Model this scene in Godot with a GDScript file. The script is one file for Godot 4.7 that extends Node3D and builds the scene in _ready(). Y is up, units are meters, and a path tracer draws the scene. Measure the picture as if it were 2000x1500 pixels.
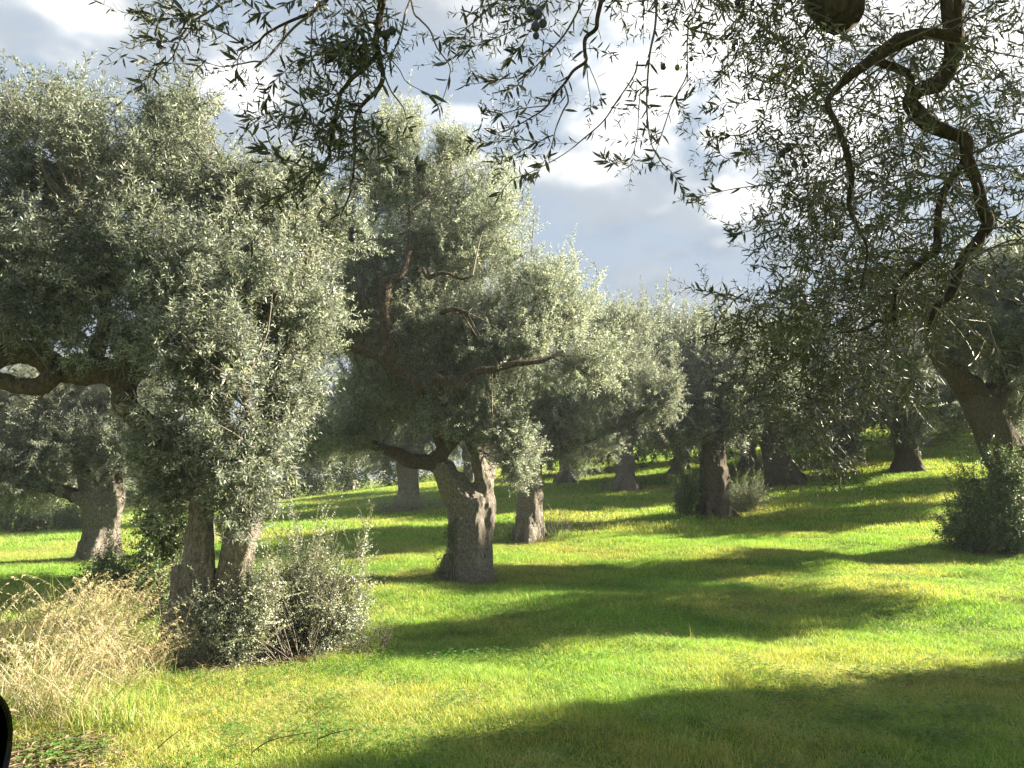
extends Node3D
# An old olive grove in low winter sun, seen from under the hanging branches of one of its trees.

const FOCAL := 1450.0                     # focal length in pixels of a 2000 x 1500 picture
const PITCH := 0.1235                     # the camera looks up by this angle
const EYE := Vector3(0, 1.6, 0)
const SUN_AZIMUTH := 72.5                 # degrees to the right of the view
const SUN_HEIGHT := 27.5
const EXPOSURE := 6.2

var rng := RandomNumberGenerator.new()
var noise := FastNoiseLite.new()
var lumps := FastNoiseLite.new()
var M := {}
var names := {}
var sprigs := []        # olive shoots for trees of the middle distance
var near_sprigs := []   # olive shoots with finer leaves
var far_sprigs := []
var fine_sprigs := []   # hanging shoots close to the camera
var leaf_count := 0

# ---------------------------------------------------------------- small helpers
func numbered(called: String) -> String:
	names[called] = names.get(called, -1) + 1
	return called if names[called] == 0 else "%s_%03d" % [called, names[called]]

func tag(o: Node, label: String, category: String, group := "", kind := "") -> Node:
	if label: o.set_meta("label", label)
	if category: o.set_meta("category", category)
	if group: o.set_meta("group", group)
	if kind: o.set_meta("kind", kind)
	return o

func thing(called: String, at: Vector3, label: String, category: String, group := "") -> Node3D:
	var o := Node3D.new()
	o.name = numbered(called)
	add_child(o)
	o.position = at
	tag(o, label, category, group)
	return o

func part(called: String, mesh: Mesh, mat: Material, parent: Node, kind := "") -> MeshInstance3D:
	var o := MeshInstance3D.new()
	o.mesh = mesh
	o.material_override = mat
	o.name = called
	parent.add_child(o, true)
	if kind: o.set_meta("kind", kind)
	return o

func scatter(called: String, mesh: Mesh, mat: Material, places: Array, tints: PackedColorArray, parent: Node) -> MultiMeshInstance3D:
	var mm := MultiMesh.new()
	mm.transform_format = MultiMesh.TRANSFORM_3D
	mm.use_colors = true
	mm.mesh = mesh
	mm.instance_count = places.size()
	for i in places.size():
		mm.set_instance_transform(i, places[i])
		mm.set_instance_color(i, tints[i])
	var o := MultiMeshInstance3D.new()
	o.multimesh = mm
	o.material_override = mat
	o.name = called
	parent.add_child(o, true)
	o.set_meta("kind", "stuff")
	return o

func ray(px: float, py: float) -> Vector3:       # direction seen at a point of the photograph
	var v := Vector3((px - 1000.0) / FOCAL, (750.0 - py) / FOCAL, -1.0)
	return v.rotated(Vector3.RIGHT, PITCH)

func at(px: float, py: float, depth: float) -> Vector3:
	var r := ray(px, py)
	return EYE + r * (depth / -r.z)

func on_ground(px: float, py: float) -> Vector3:
	var r := ray(px, py)
	var t := 2.0
	while t < 160.0:
		var p := EYE + r * t
		if p.y < land(p.x, p.z):
			break
		t += 0.02 + t * 0.002
	return EYE + r * t

func land(x: float, z: float) -> float:           # height of the terrain
	var d := -z
	var s := clampf(0.072 + 0.0052 * x, 0.0, 0.19)
	var u := clampf(d - 11.0, 0.0, 60.0)
	var h := s * u * u / (u + 4.0)
	h += lumps.get_noise_2d(x * 9.0, z * 9.0) * 0.10
	h += noise.get_noise_2d(x * 22.0, z * 30.0) * 0.045
	return h

func rnd(a: float, b: float) -> float:
	return rng.randf_range(a, b)

func rdir() -> Vector3:
	var y := rnd(-1, 1)
	var a := rnd(0, TAU)
	var r := sqrt(1 - y * y)
	return Vector3(cos(a) * r, y, sin(a) * r)

func along(y: Vector3, spin: float) -> Basis:      # a basis whose y axis points there
	y = y.normalized()
	var x := y.cross(Vector3(0.31, 0.2, 0.93)).normalized()
	if absf(y.dot(Vector3(0.31, 0.2, 0.93).normalized())) > 0.97:
		x = y.cross(Vector3.RIGHT).normalized()
	return Basis(x, y, x.cross(y)).rotated(y, spin)

func array_mesh(v: PackedVector3Array, c: PackedColorArray, n := PackedVector3Array(), idx := PackedInt32Array()) -> ArrayMesh:
	var a := []
	a.resize(Mesh.ARRAY_MAX)
	a[Mesh.ARRAY_VERTEX] = v
	if c.size(): a[Mesh.ARRAY_COLOR] = c
	if n.size(): a[Mesh.ARRAY_NORMAL] = n
	if idx.size(): a[Mesh.ARRAY_INDEX] = idx
	var m := ArrayMesh.new()
	m.add_surface_from_arrays(Mesh.PRIMITIVE_TRIANGLES, a)
	return m

func smooth_line(pts: Array, per: int) -> Array:   # Catmull-Rom through points given as Vector4 (xyz, radius)
	var out := []
	for i in pts.size() - 1:
		var a: Vector4 = pts[maxi(i - 1, 0)]
		var b: Vector4 = pts[i]
		var c: Vector4 = pts[i + 1]
		var d: Vector4 = pts[mini(i + 2, pts.size() - 1)]
		for k in per:
			var t := float(k) / per
			out.append(0.5 * ((2.0 * b) + (c - a) * t + (2.0 * a - 5.0 * b + 4.0 * c - d) * t * t + (3.0 * b - a - 3.0 * c + d) * t * t * t))
	out.append(pts[-1])
	return out

class Shape:
	var v := PackedVector3Array()
	var n := PackedVector3Array()
	var c := PackedColorArray()
	var i := PackedInt32Array()

func tube(s: Shape, line: Array, sides: int, rough: float, tint: Color, capped := true) -> void:
	var first := s.v.size()
	var u := Vector3.ZERO
	for k in line.size():
		var q: Vector4 = line[k]
		var p := Vector3(q.x, q.y, q.z)
		var qa: Vector4 = line[maxi(k - 1, 0)]
		var qb: Vector4 = line[mini(k + 1, line.size() - 1)]
		var dir := Vector3(qb.x - qa.x, qb.y - qa.y, qb.z - qa.z).normalized()
		if u == Vector3.ZERO:
			u = dir.cross(Vector3(0.3, 0.1, 1.0)).normalized()
		u = (u - dir * u.dot(dir)).normalized()
		var w := dir.cross(u)
		for j in sides:
			var a := TAU * j / sides
			var o := u * cos(a) + w * sin(a)
			var r := q.w
			if rough > 0.0:
				var e := p + o * q.w
				r *= 1.0 + rough * (noise.get_noise_3d(e.x * 260.0, e.y * 260.0, e.z * 260.0) + 0.7 * lumps.get_noise_3d(p.x * 150.0, p.y * 150.0, p.z * 150.0))
			s.v.append(p + o * r)
			s.n.append(o)
			s.c.append(tint)
	for k in line.size() - 1:
		for j in sides:
			var a := first + k * sides + j
			var b := first + k * sides + (j + 1) % sides
			s.i.append_array(PackedInt32Array([a, a + sides, b, b, a + sides, b + sides]))
	if capped:
		var q: Vector4 = line[-1]
		var e := s.v.size()
		var q2: Vector4 = line[-2]
		var dir := Vector3(q.x - q2.x, q.y - q2.y, q.z - q2.z).normalized()
		s.v.append(Vector3(q.x, q.y, q.z) + dir * q.w * 0.25)
		s.n.append(dir)
		s.c.append(tint)
		var l := first + (line.size() - 1) * sides
		for j in sides:
			s.i.append_array(PackedInt32Array([l + j, e, l + (j + 1) % sides]))

func done(s: Shape) -> ArrayMesh:
	return array_mesh(s.v, s.c, s.n, s.i)

# ---------------------------------------------------------------- leaves and shoots
func leaf_color() -> Color:
	var k := rng.randf()
	var c := Color(0.16, 0.185, 0.14)
	if k < 0.36: c = Color(0.35, 0.375, 0.34)
	elif k < 0.62: c = Color(0.225, 0.255, 0.205)
	elif k < 0.68: c = Color(0.26, 0.27, 0.13)
	elif k < 0.80: c = Color(0.075, 0.095, 0.05)
	var f := rnd(0.85, 1.15)
	return Color(c.r * f, c.g * f, c.b * f)

# one lance-shaped leaf; detail 0 has two triangles, 1 four, 2 eight with a folded midrib
func leaf(s: Shape, base: Vector3, dir: Vector3, up: Vector3, l: float, w: float, c: Color, detail: int) -> void:
	var side := dir.cross(up).normalized() * w * 0.5
	up = side.cross(dir).normalized() * (1.0 if side.cross(dir).dot(up) > 0 else -1.0)
	var bend := up * (-l * rnd(0.02, 0.14))
	var fold := up * w * 0.16
	var t := base + dir * l + bend
	var pts: Array
	if detail == 0:
		var m := base + dir * l * 0.45 + bend * 0.2
		pts = [base, m + side + fold, t, base, t, m - side + fold]
	elif detail == 1:
		var m1 := base + dir * l * 0.3 + bend * 0.1
		var m2 := base + dir * l * 0.68 + bend * 0.45
		var l1 := m1 + side * 0.92 + fold
		var r1 := m1 - side * 0.92
		var l2 := m2 + side * 0.85 + fold
		var r2 := m2 - side * 0.85
		pts = [base, l1, r1, l1, l2, r1, r1, l2, r2, l2, t, r2]
	else:
		var m1 := base + dir * l * 0.3 + bend * 0.1
		var m2 := base + dir * l * 0.68 + bend * 0.45
		for e in [1.0, -1.0]:
			var a: Vector3 = m1 + side * 0.95 * e + fold
			var b: Vector3 = m2 + side * 0.84 * e + fold
			pts += [base, a, m1, a, b, m1, m1, b, m2, b, t, m2]
	for p in pts:
		s.v.append(p)
		s.c.append(c)

func sprig(length: float, pairs: int, ll: float, lw: float, detail: int, spread: float, droop: float, stem_r: float, palette := 0) -> ArrayMesh:
	var s := Shape.new()
	var p := Vector3.ZERO
	var d := Vector3.UP
	var bend := Vector3(rnd(-1, 1), -droop, rnd(-1, 1)) * 0.11
	var spots := []
	for k in pairs + 1:
		spots.append([p, d])
		p += d * length / pairs
		d = (d + bend * rnd(0.4, 1.4) + rdir() * 0.05).normalized()
	var stem := Color(0.16, 0.145, 0.09)
	for k in range(0, pairs, 2):
		var a: Vector3 = spots[k][0]
		var b: Vector3 = spots[mini(k + 2, pairs)][0]
		var u: Vector3 = spots[k][1].cross(Vector3(0.2, 0.1, 0.9)).normalized()
		var w: Vector3 = u.cross(spots[k][1])
		var ring := [u * stem_r, (-0.5 * u + 0.87 * w) * stem_r, (-0.5 * u - 0.87 * w) * stem_r]
		for j in 3:
			for q in [a + ring[j], a + ring[(j + 1) % 3], b + ring[j] * 0.7, a + ring[(j + 1) % 3], b + ring[(j + 1) % 3] * 0.7, b + ring[j] * 0.7]:
				s.v.append(q)
				s.c.append(stem)
	var turn := rnd(0, TAU)
	for k in range(1, pairs + 1):
		turn += PI / 2 + rnd(-0.35, 0.35)
		var f := 1.0 - 0.45 * pow(float(k) / pairs, 3.0)
		for e in 2:
			if rng.randf() < 0.1:
				continue
			var dd: Vector3 = spots[k][1]
			var u := dd.cross(Vector3(0.2, 0.1, 0.9)).normalized().rotated(dd, turn + PI * e + rnd(-0.2, 0.2))
			var ld := (dd * (1.0 - spread) + u * spread + rdir() * 0.22).normalized()
			var lu := (dd * 0.8 - u * 0.4 + rdir() * 0.75).normalized()
			var c := leaf_color()
			if palette == 1:
				c = Color(0.38, 0.41, 0.32) if rng.randf() < 0.6 else Color(0.18, 0.22, 0.13)
				if rng.randf() < 0.12: c = Color(0.48, 0.50, 0.40)
			elif palette == 2:
				c = Color(0.075, 0.125, 0.04) if rng.randf() < 0.6 else Color(0.13, 0.19, 0.07)
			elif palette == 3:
				c = Color(0.045, 0.055, 0.036) if rng.randf() < 0.6 else Color(0.08, 0.09, 0.066)  # near shoots: the dark of a backlit silhouette is painted into the leaves
			leaf(s, spots[k][0], ld, lu, ll * f * rnd(0.75, 1.15), lw * f * rnd(0.8, 1.2), c, detail)
	leaf(s, spots[pairs][0], spots[pairs][1], Vector3(0.3, 0.2, 1).normalized(), ll * 0.6, lw * 0.7, leaf_color(), detail)
	return array_mesh(s.v, s.c)

func tints(n: int, low: float, high: float) -> PackedColorArray:
	var a := PackedColorArray()
	for k in n:
		var f := rnd(low, high)
		var y := rnd(-0.05, 0.05)
		a.append(Color(f * (1 + y), f, f * (1 - y)))
	return a

# ---------------------------------------------------------------- trunks: a field of joined capsules, meshed as surface nets
func trunk_mesh(bones: Array, cell: float, bump: float, holes := [], soft := 0.05) -> ArrayMesh:
	var lo := Vector3.INF
	var hi := -Vector3.INF
	for b in bones:
		for e in [[b[0], b[2]], [b[1], b[3]]]:
			lo = lo.min(e[0] - Vector3.ONE * (e[1] + 0.14))
			hi = hi.max(e[0] + Vector3.ONE * (e[1] + 0.14))
	var nx := int((hi.x - lo.x) / cell) + 2
	var ny := int((hi.y - lo.y) / cell) + 2
	var nz := int((hi.z - lo.z) / cell) + 2
	var f := PackedFloat32Array()
	f.resize(nx * ny * nz)
	f.fill(9.0)
	for b in bones:
		var p0: Vector3 = b[0]
		var p1: Vector3 = b[1]
		var r0: float = b[2]
		var r1: float = b[3]
		var ab := p1 - p0
		var len2 := maxf(ab.length_squared(), 1e-6)
		var rm := maxf(r0, r1) + 0.13
		var a := ((p0.min(p1) - Vector3.ONE * rm - lo) / cell).floor()
		var z := ((p0.max(p1) + Vector3.ONE * rm - lo) / cell).ceil()
		for x in range(maxi(0, int(a.x)), mini(nx, int(z.x) + 1)):
			for y in range(maxi(0, int(a.y)), mini(ny, int(z.y) + 1)):
				for w in range(maxi(0, int(a.z)), mini(nz, int(z.z) + 1)):
					var p := lo + Vector3(x, y, w) * cell - p0
					var t := clampf(p.dot(ab) / len2, 0.0, 1.0)
					var d := (p - ab * t).length() - lerpf(r0, r1, t)
					var at_ := (x * ny + y) * nz + w
					var o := f[at_]
					var h := clampf(0.5 + 0.5 * (o - d) / soft, 0.0, 1.0)
					f[at_] = lerpf(o, d, h) - soft * h * (1.0 - h)
	for x in nx:
		for y in ny:
			for w in nz:
				var at_ := (x * ny + y) * nz + w
				if absf(f[at_]) < 0.14:
					var p := lo + Vector3(x, y, w) * cell
					var d := f[at_]
					var rib := absf(noise.get_noise_3d(p.x * 190.0 + p.y * 30.0, p.y * 32.0, p.z * 190.0))
					d += bump * (0.9 * rib - 0.05) + bump * 0.9 * lumps.get_noise_3d(p.x * 110.0, p.y * 60.0, p.z * 110.0)
					d += bump * 0.3 * noise.get_noise_3d(p.x * 480.0, p.y * 140.0, p.z * 480.0)
					for q in holes:
						d = maxf(d, q[1] - p.distance_to(q[0]))
					f[at_] = d
	var s := Shape.new()
	var id := PackedInt32Array()
	id.resize(nx * ny * nz)
	id.fill(-1)
	var edges := [[0, 1], [0, 2], [0, 4], [1, 3], [1, 5], [2, 3], [2, 6], [3, 7], [4, 5], [4, 6], [5, 7], [6, 7]]
	var step := [0, 1, nz, nz + 1, ny * nz, ny * nz + 1, ny * nz + nz, ny * nz + nz + 1]
	var corner := [Vector3(0, 0, 0), Vector3(0, 0, 1), Vector3(0, 1, 0), Vector3(0, 1, 1), Vector3(1, 0, 0), Vector3(1, 0, 1), Vector3(1, 1, 0), Vector3(1, 1, 1)]
	for x in nx - 1:
		for y in ny - 1:
			for w in nz - 1:
				var at_ := (x * ny + y) * nz + w
				var g := f[at_]
				if absf(g) > cell * 3.0 and absf(g) < 8.0 or g > 8.0:
					continue
				var inside := 0
				for k in 8:
					if f[at_ + step[k]] < 0.0:
						inside += 1
				if inside == 0 or inside == 8:
					continue
				var sum := Vector3.ZERO
				var m := 0
				for e in edges:
					var fa := f[at_ + step[e[0]]]
					var fb := f[at_ + step[e[1]]]
					if (fa < 0.0) != (fb < 0.0):
						var ca: Vector3 = corner[e[0]]
						sum += ca.lerp(corner[e[1]], fa / (fa - fb))
						m += 1
				id[at_] = s.v.size()
				s.v.append(lo + (Vector3(x, y, w) + sum / m) * cell)
				s.n.append(Vector3(f[at_ + step[4]] - g, f[at_ + step[2]] - g, f[at_ + step[1]] - g).normalized())
				s.c.append(Color.WHITE)
	for x in range(1, nx - 1):
		for y in range(1, ny - 1):
			for w in range(1, nz - 1):
				var at_ := (x * ny + y) * nz + w
				var fa := f[at_]
				for k in 3:
					var nb: int = at_ + [ny * nz, nz, 1][k]
					if (fa < 0.0) == (f[nb] < 0.0):
						continue
					var o1: int = [nz, 1, ny * nz][k]
					var o2: int = [1, ny * nz, nz][k]
					var q := [id[at_], id[at_ - o1], id[at_ - o1 - o2], id[at_ - o2]]
					if q.min() < 0:
						continue
					if fa < 0.0:
						s.i.append_array(PackedInt32Array([q[0], q[2], q[1], q[0], q[3], q[2]]))
					else:
						s.i.append_array(PackedInt32Array([q[0], q[1], q[2], q[0], q[2], q[3]]))
	return done(s)

# ---------------------------------------------------------------- olive trees
# lobes: [centre, radii, number of shoot clusters]; everything in world places, o is the tree's node
var loose := 0.14         # share of shoots that stand out of a crown's outline

func crown(o: Node3D, lobes: Array, kinds: Array, size: float, per: int, gap: float, limb_spots: Array, up := 0.55, low := 0.8, high := 1.25, mat := "leaf", thick := 1.0) -> void:
	var places := []
	for k in kinds: places.append([])
	var tw := Shape.new()
	for lobe in lobes:
		var c: Vector3 = lobe[0]
		var r: Vector3 = lobe[1]
		for k in int(lobe[2] * 2.3 * thick):
			var d := rdir()
			var f := 0.25 + 0.75 * pow(rng.randf(), 0.5)
			f *= 0.86 + 0.5 * noise.get_noise_3d(c.x * 40.0 + d.x * 55.0, c.y * 40.0 + d.y * 55.0, c.z * 40.0 + d.z * 55.0)
			if rng.randf() < loose: f *= rnd(1.0, 1.4)
			var p := c + d * r * f * 1.12
			if lumps.get_noise_3d(p.x * 55.0, p.y * 55.0, p.z * 55.0) < gap and rng.randf() < 0.85:
				continue
			if p.y < land(p.x, p.z) + 0.1:
				continue
			var u := up if d.y > -0.15 else up - 0.75
			var grow := ((d / r).normalized() * 0.6 + Vector3.UP * u + rdir() * 0.5).normalized()
			var reach := 0.46 * size * rnd(0.6, 1.35)
			if d.y > 0.25 and f > 0.75:
				grow = (grow + Vector3.UP * 0.5).normalized()
			var p0 := p - grow * reach
			for j in per:
				var t := rnd(0.0, 1.0)
				var dd := (grow + rdir() * lerpf(0.85, 0.3, t)).normalized()
				var b := along(dd, rnd(0, TAU)).scaled(Vector3.ONE * size * rnd(0.75, 1.2))
				places[rng.randi() % kinds.size()].append(Transform3D(b, p0 + grow * reach * t - o.position))
			if d.y > 0.3 and f > 0.7 and rng.randf() < 0.4:
				var q := p
				var dd := (Vector3.UP + rdir() * 0.22 + d * 0.15).normalized()
				for j in rng.randi_range(1, 3):
					places[rng.randi() % kinds.size()].append(Transform3D(along(dd, rnd(0, TAU)).scaled(Vector3(0.8, 1, 0.8) * size), q - o.position))
					q += dd * 0.2 * size
			if limb_spots.size() and f < 0.95 and rng.randf() < 0.14:
				var best: Vector3 = limb_spots[0]
				for q in limb_spots:
					if q.distance_squared_to(p0) * rnd(0.5, 2.0) < best.distance_squared_to(p0): best = q
				if best.distance_to(p0) > 1.5 * size:
					continue
				var a := best - o.position
				var e := p + grow * 0.1 * size - o.position
				var mid := a.lerp(e, 0.5) + rdir() * 0.12 * size - Vector3.UP * 0.05
				var rr := clampf(0.006 + 0.006 * a.distance_to(e), 0.006, 0.02) * (0.6 + 0.4 * size)
				tube(tw, smooth_line([Vector4(a.x, a.y, a.z, rr), Vector4(mid.x, mid.y, mid.z, rr * 0.7), Vector4(e.x, e.y, e.z, rr * 0.25)], 3), 4, 0.0, Color.WHITE, false)
	if tw.v.size():
		part("twigs", done(tw), M.twig, o, "stuff")
	for k in kinds.size():
		if places[k].size():
			scatter("foliage", kinds[k], M[mat], places[k], tints(places[k].size(), low, high), o)

var shaded_limb_bark := "shaded_limb_bark"  # material key; these limb barks have crown shade painted into their tint

func limb(o: Node3D, pts: Array, sides := 12, rough := 0.28, tint := Color.WHITE) -> Array:   # pts in world places
	var local := []
	for q in pts:
		local.append(q - Vector4(o.position.x, o.position.y, o.position.z, 0))
	var line := smooth_line(local, 6)
	var s := Shape.new()
	tube(s, line, sides, rough, tint)
	part("limb", done(s), M[shaded_limb_bark], o)
	var spots := []
	for k in range(2, line.size(), 3):
		spots.append(Vector3(line[k].x, line[k].y, line[k].z) + o.position)
	return spots

func limb_px(o: Node3D, pts: Array, depth: float, sides := 12, rough := 0.28) -> Array:       # pts as [x, y, width in pixels, depth change]
	var w := []
	for q in pts:
		var d: float = depth + (q[3] if q.size() > 3 else 0.0)
		var p := at(q[0], q[1], d)
		w.append(Vector4(p.x, p.y, p.z, q[2] * 0.5 * d / FOCAL))
	return limb(o, w, sides, rough)

func bones_px(o: Node3D, chains: Array, depth: float) -> Array:
	var out := []
	for chain in chains:
		for k in chain.size() - 1:
			var a: Array = chain[k]
			var b: Array = chain[k + 1]
			var da: float = depth + (a[3] if a.size() > 3 else 0.0)
			var db: float = depth + (b[3] if b.size() > 3 else 0.0)
			out.append([at(a[0], a[1], da) - o.position, at(b[0], b[1], db) - o.position, a[2] * 0.5 * da / FOCAL, b[2] * 0.5 * db / FOCAL])
	return out

func lobes_px(list: Array) -> Array:               # [x, y, depth, radii in metres, clusters]
	var out := []
	for q in list:
		out.append([at(q[0], q[1], q[2]), q[3], q[4]])
	return out

# a tree of the middle distance: trunk of a given width, limbs towards its lobes
func grove_tree(base: Vector3, width: float, fork: float, lean: Vector3, lobes: Array, label: String, size: float, kinds: Array, gap := -0.12, per := 6, twin := false, low := 0.8, high := 1.25, bark := "bark") -> Node3D:
	var o := thing("olive_tree", base, label, "olive tree", "olive trees of the grove")
	var r := width * 0.5
	var top := Vector3.UP * fork + lean
	var bones := []
	bones.append([Vector3(0, -0.25, 0), top * 0.35, r * 1.25, r * 0.95])
	bones.append([top * 0.35, top, r * 0.95, r * 0.82])
	for k in 5:
		var a := TAU * k / 5.0 + rnd(-0.4, 0.4)
		var e := Vector3(cos(a), 0, sin(a))
		bones.append([e * r * rnd(1.3, 1.75) + Vector3.DOWN * 0.12, e * r * 0.5 + Vector3.UP * rnd(0.35, 0.8), r * 0.34, r * 0.3])
	var spots := []
	var heads := []
	for lobe in lobes:
		heads.append(lobe[0] - base)
	for k in 4:
		var a := rnd(0, TAU)
		var y := rnd(0.2, 0.9) * fork
		var e := Vector3(cos(a) * r * 0.75, y, sin(a) * r * 0.75) + lean * (y / fork)
		bones.append([e, e + Vector3(rnd(-0.1, 0.1), rnd(0.1, 0.3), rnd(-0.1, 0.1)), r * rnd(0.25, 0.42), r * rnd(0.2, 0.34)])
	if twin:
		bones.append([Vector3(r * 0.5, 0, 0), Vector3(r * 0.8, fork * 1.3, 0.1), r * 0.7, r * 0.5])
	for k in mini(heads.size(), 5):
		var h: Vector3 = heads[k]
		var e := top + (h - top).normalized() * minf(0.7, (h - top).length() * 0.5)
		bones.append([top, e, r * 0.6, r * 0.4])
		var mid := e.lerp(h, 0.5) + rdir() * 0.25
		var w := []
		for q in [[top.lerp(e, 0.6), r * 0.42], [e, r * 0.36], [mid, r * 0.24], [h, r * 0.13], [h + Vector3.UP * 0.4 + rdir() * 0.4, r * 0.05]]:
			w.append(Vector4(q[0].x + base.x, q[0].y + base.y, q[0].z + base.z, q[1]))
		spots += limb(o, w, 9)
	var t := part("trunk", trunk_mesh(bones, 0.045, 0.085), M[bark], o)
	o.move_child(t, 0)
	crown(o, lobes, kinds, size, per, gap, spots, 0.5, low, high, "leaf", 0.8)
	return o

# ---------------------------------------------------------------- materials
func noise_texture(n: FastNoiseLite, size: int, ramp: Array, as_normal := false) -> NoiseTexture2D:
	var t := NoiseTexture2D.new()
	t.width = size
	t.height = size
	t.seamless = true
	t.noise = n
	if as_normal:
		t.as_normal_map = true
		t.bump_strength = 6.0
	elif ramp.size():
		var g := Gradient.new()
		g.offsets = PackedFloat32Array(ramp.map(func(e): return e[0]))
		g.colors = PackedColorArray(ramp.map(func(e): return e[1].linear_to_srgb()))
		t.color_ramp = g
	return t

func plain(c: Color, rough := 0.8) -> StandardMaterial3D:
	var m := StandardMaterial3D.new()
	m.albedo_color = c.linear_to_srgb()
	m.roughness = rough
	m.cull_mode = BaseMaterial3D.CULL_DISABLED
	return m

func leafy(rough: float, through: Color, spec := 0.5) -> StandardMaterial3D:
	var m := plain(Color.WHITE, rough)
	m.vertex_color_use_as_albedo = true
	m.metallic_specular = spec
	m.backlight_enabled = true
	m.backlight = through.linear_to_srgb()
	return m

func materials() -> void:
	# base colours below are linear
	M.leaf = leafy(0.40, Color(1.15, 1.2, 0.98), 0.5)
	M.shaded_near_leaf = leafy(0.45, Color(0.28, 0.28, 0.14), 0.4)
	M.shrub = leafy(0.45, Color(0.5, 0.5, 0.25), 0.45)
	M.grass = leafy(0.5, Color(1.0, 1.0, 0.45), 0.35)
	M.straw = leafy(0.6, Color(0.8, 0.75, 0.5), 0.3)
	M.twig = plain(Color(0.11, 0.092, 0.07), 0.85)
	M.near_twig = plain(Color(0.085, 0.075, 0.06), 0.8)
	M.cut = plain(Color(0.19, 0.165, 0.125), 0.95)
	var f := FastNoiseLite.new()
	f.seed = 5
	f.frequency = 0.02
	f.fractal_octaves = 5
	var bark := plain(Color.WHITE, 0.92)
	bark.albedo_texture = noise_texture(f, 512, [[0.0, Color(0.10, 0.085, 0.066)], [0.38, Color(0.17, 0.148, 0.118)], [0.55, Color(0.24, 0.215, 0.175)], [0.72, Color(0.30, 0.275, 0.23)], [1.0, Color(0.37, 0.345, 0.30)]])
	var g := FastNoiseLite.new()
	g.seed = 9
	g.frequency = 0.03
	g.fractal_type = FastNoiseLite.FRACTAL_RIDGED
	g.fractal_octaves = 4
	bark.heightmap_enabled = true
	bark.heightmap_texture = noise_texture(g, 512, [])
	bark.heightmap_scale = 3.4
	bark.uv1_triplanar = true
	bark.uv1_scale = Vector3(3.4, 1.5, 3.4)
	bark.metallic_specular = 0.2
	M.bark = bark
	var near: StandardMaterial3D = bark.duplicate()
	near.albedo_color = Color(0.21, 0.19, 0.165).linear_to_srgb()  # canopy shade on the overhead limbs is put into this darker tint
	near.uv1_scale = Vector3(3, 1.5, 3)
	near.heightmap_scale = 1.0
	M.shaded_near_bark = near
	var mid: StandardMaterial3D = bark.duplicate()
	mid.albedo_color = Color(0.42, 0.37, 0.32).linear_to_srgb()  # brown darkening paints in the shade of the crown on its limbs
	mid.uv1_scale = Vector3(2, 1.2, 2)
	M.shaded_limb_bark = mid
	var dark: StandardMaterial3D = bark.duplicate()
	dark.albedo_color = Color(0.56, 0.53, 0.49).linear_to_srgb()  # bark darkened to carry the shade of dense crowns on these trunks
	M.shaded_bark = dark
	var e := FastNoiseLite.new()
	e.seed = 21
	e.frequency = 0.012
	e.fractal_octaves = 6
	var soil := plain(Color.WHITE, 0.95)
	soil.albedo_texture = noise_texture(e, 1024, [[0.0, Color(0.06, 0.09, 0.02)], [0.45, Color(0.11, 0.16, 0.03)], [0.65, Color(0.17, 0.20, 0.05)], [0.85, Color(0.19, 0.185, 0.08)], [1.0, Color(0.24, 0.19, 0.11)]])
	soil.uv1_triplanar = true
	soil.uv1_world_triplanar = true
	soil.uv1_scale = Vector3.ONE * 0.31
	soil.metallic_specular = 0.1
	M.soil = soil
	var black := plain(Color(0.011, 0.013, 0.021), 0.38)
	black.cull_mode = BaseMaterial3D.CULL_BACK
	M.black = black
	var olive := plain(Color(0.013, 0.012, 0.024), 0.38)
	M.olive = olive
	M.green_olive = plain(Color(0.09, 0.12, 0.035), 0.4)
	M.glass = plain(Color(0.6, 0.6, 0.62), 0.05)
	M.glass.metallic = 1.0

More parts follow.
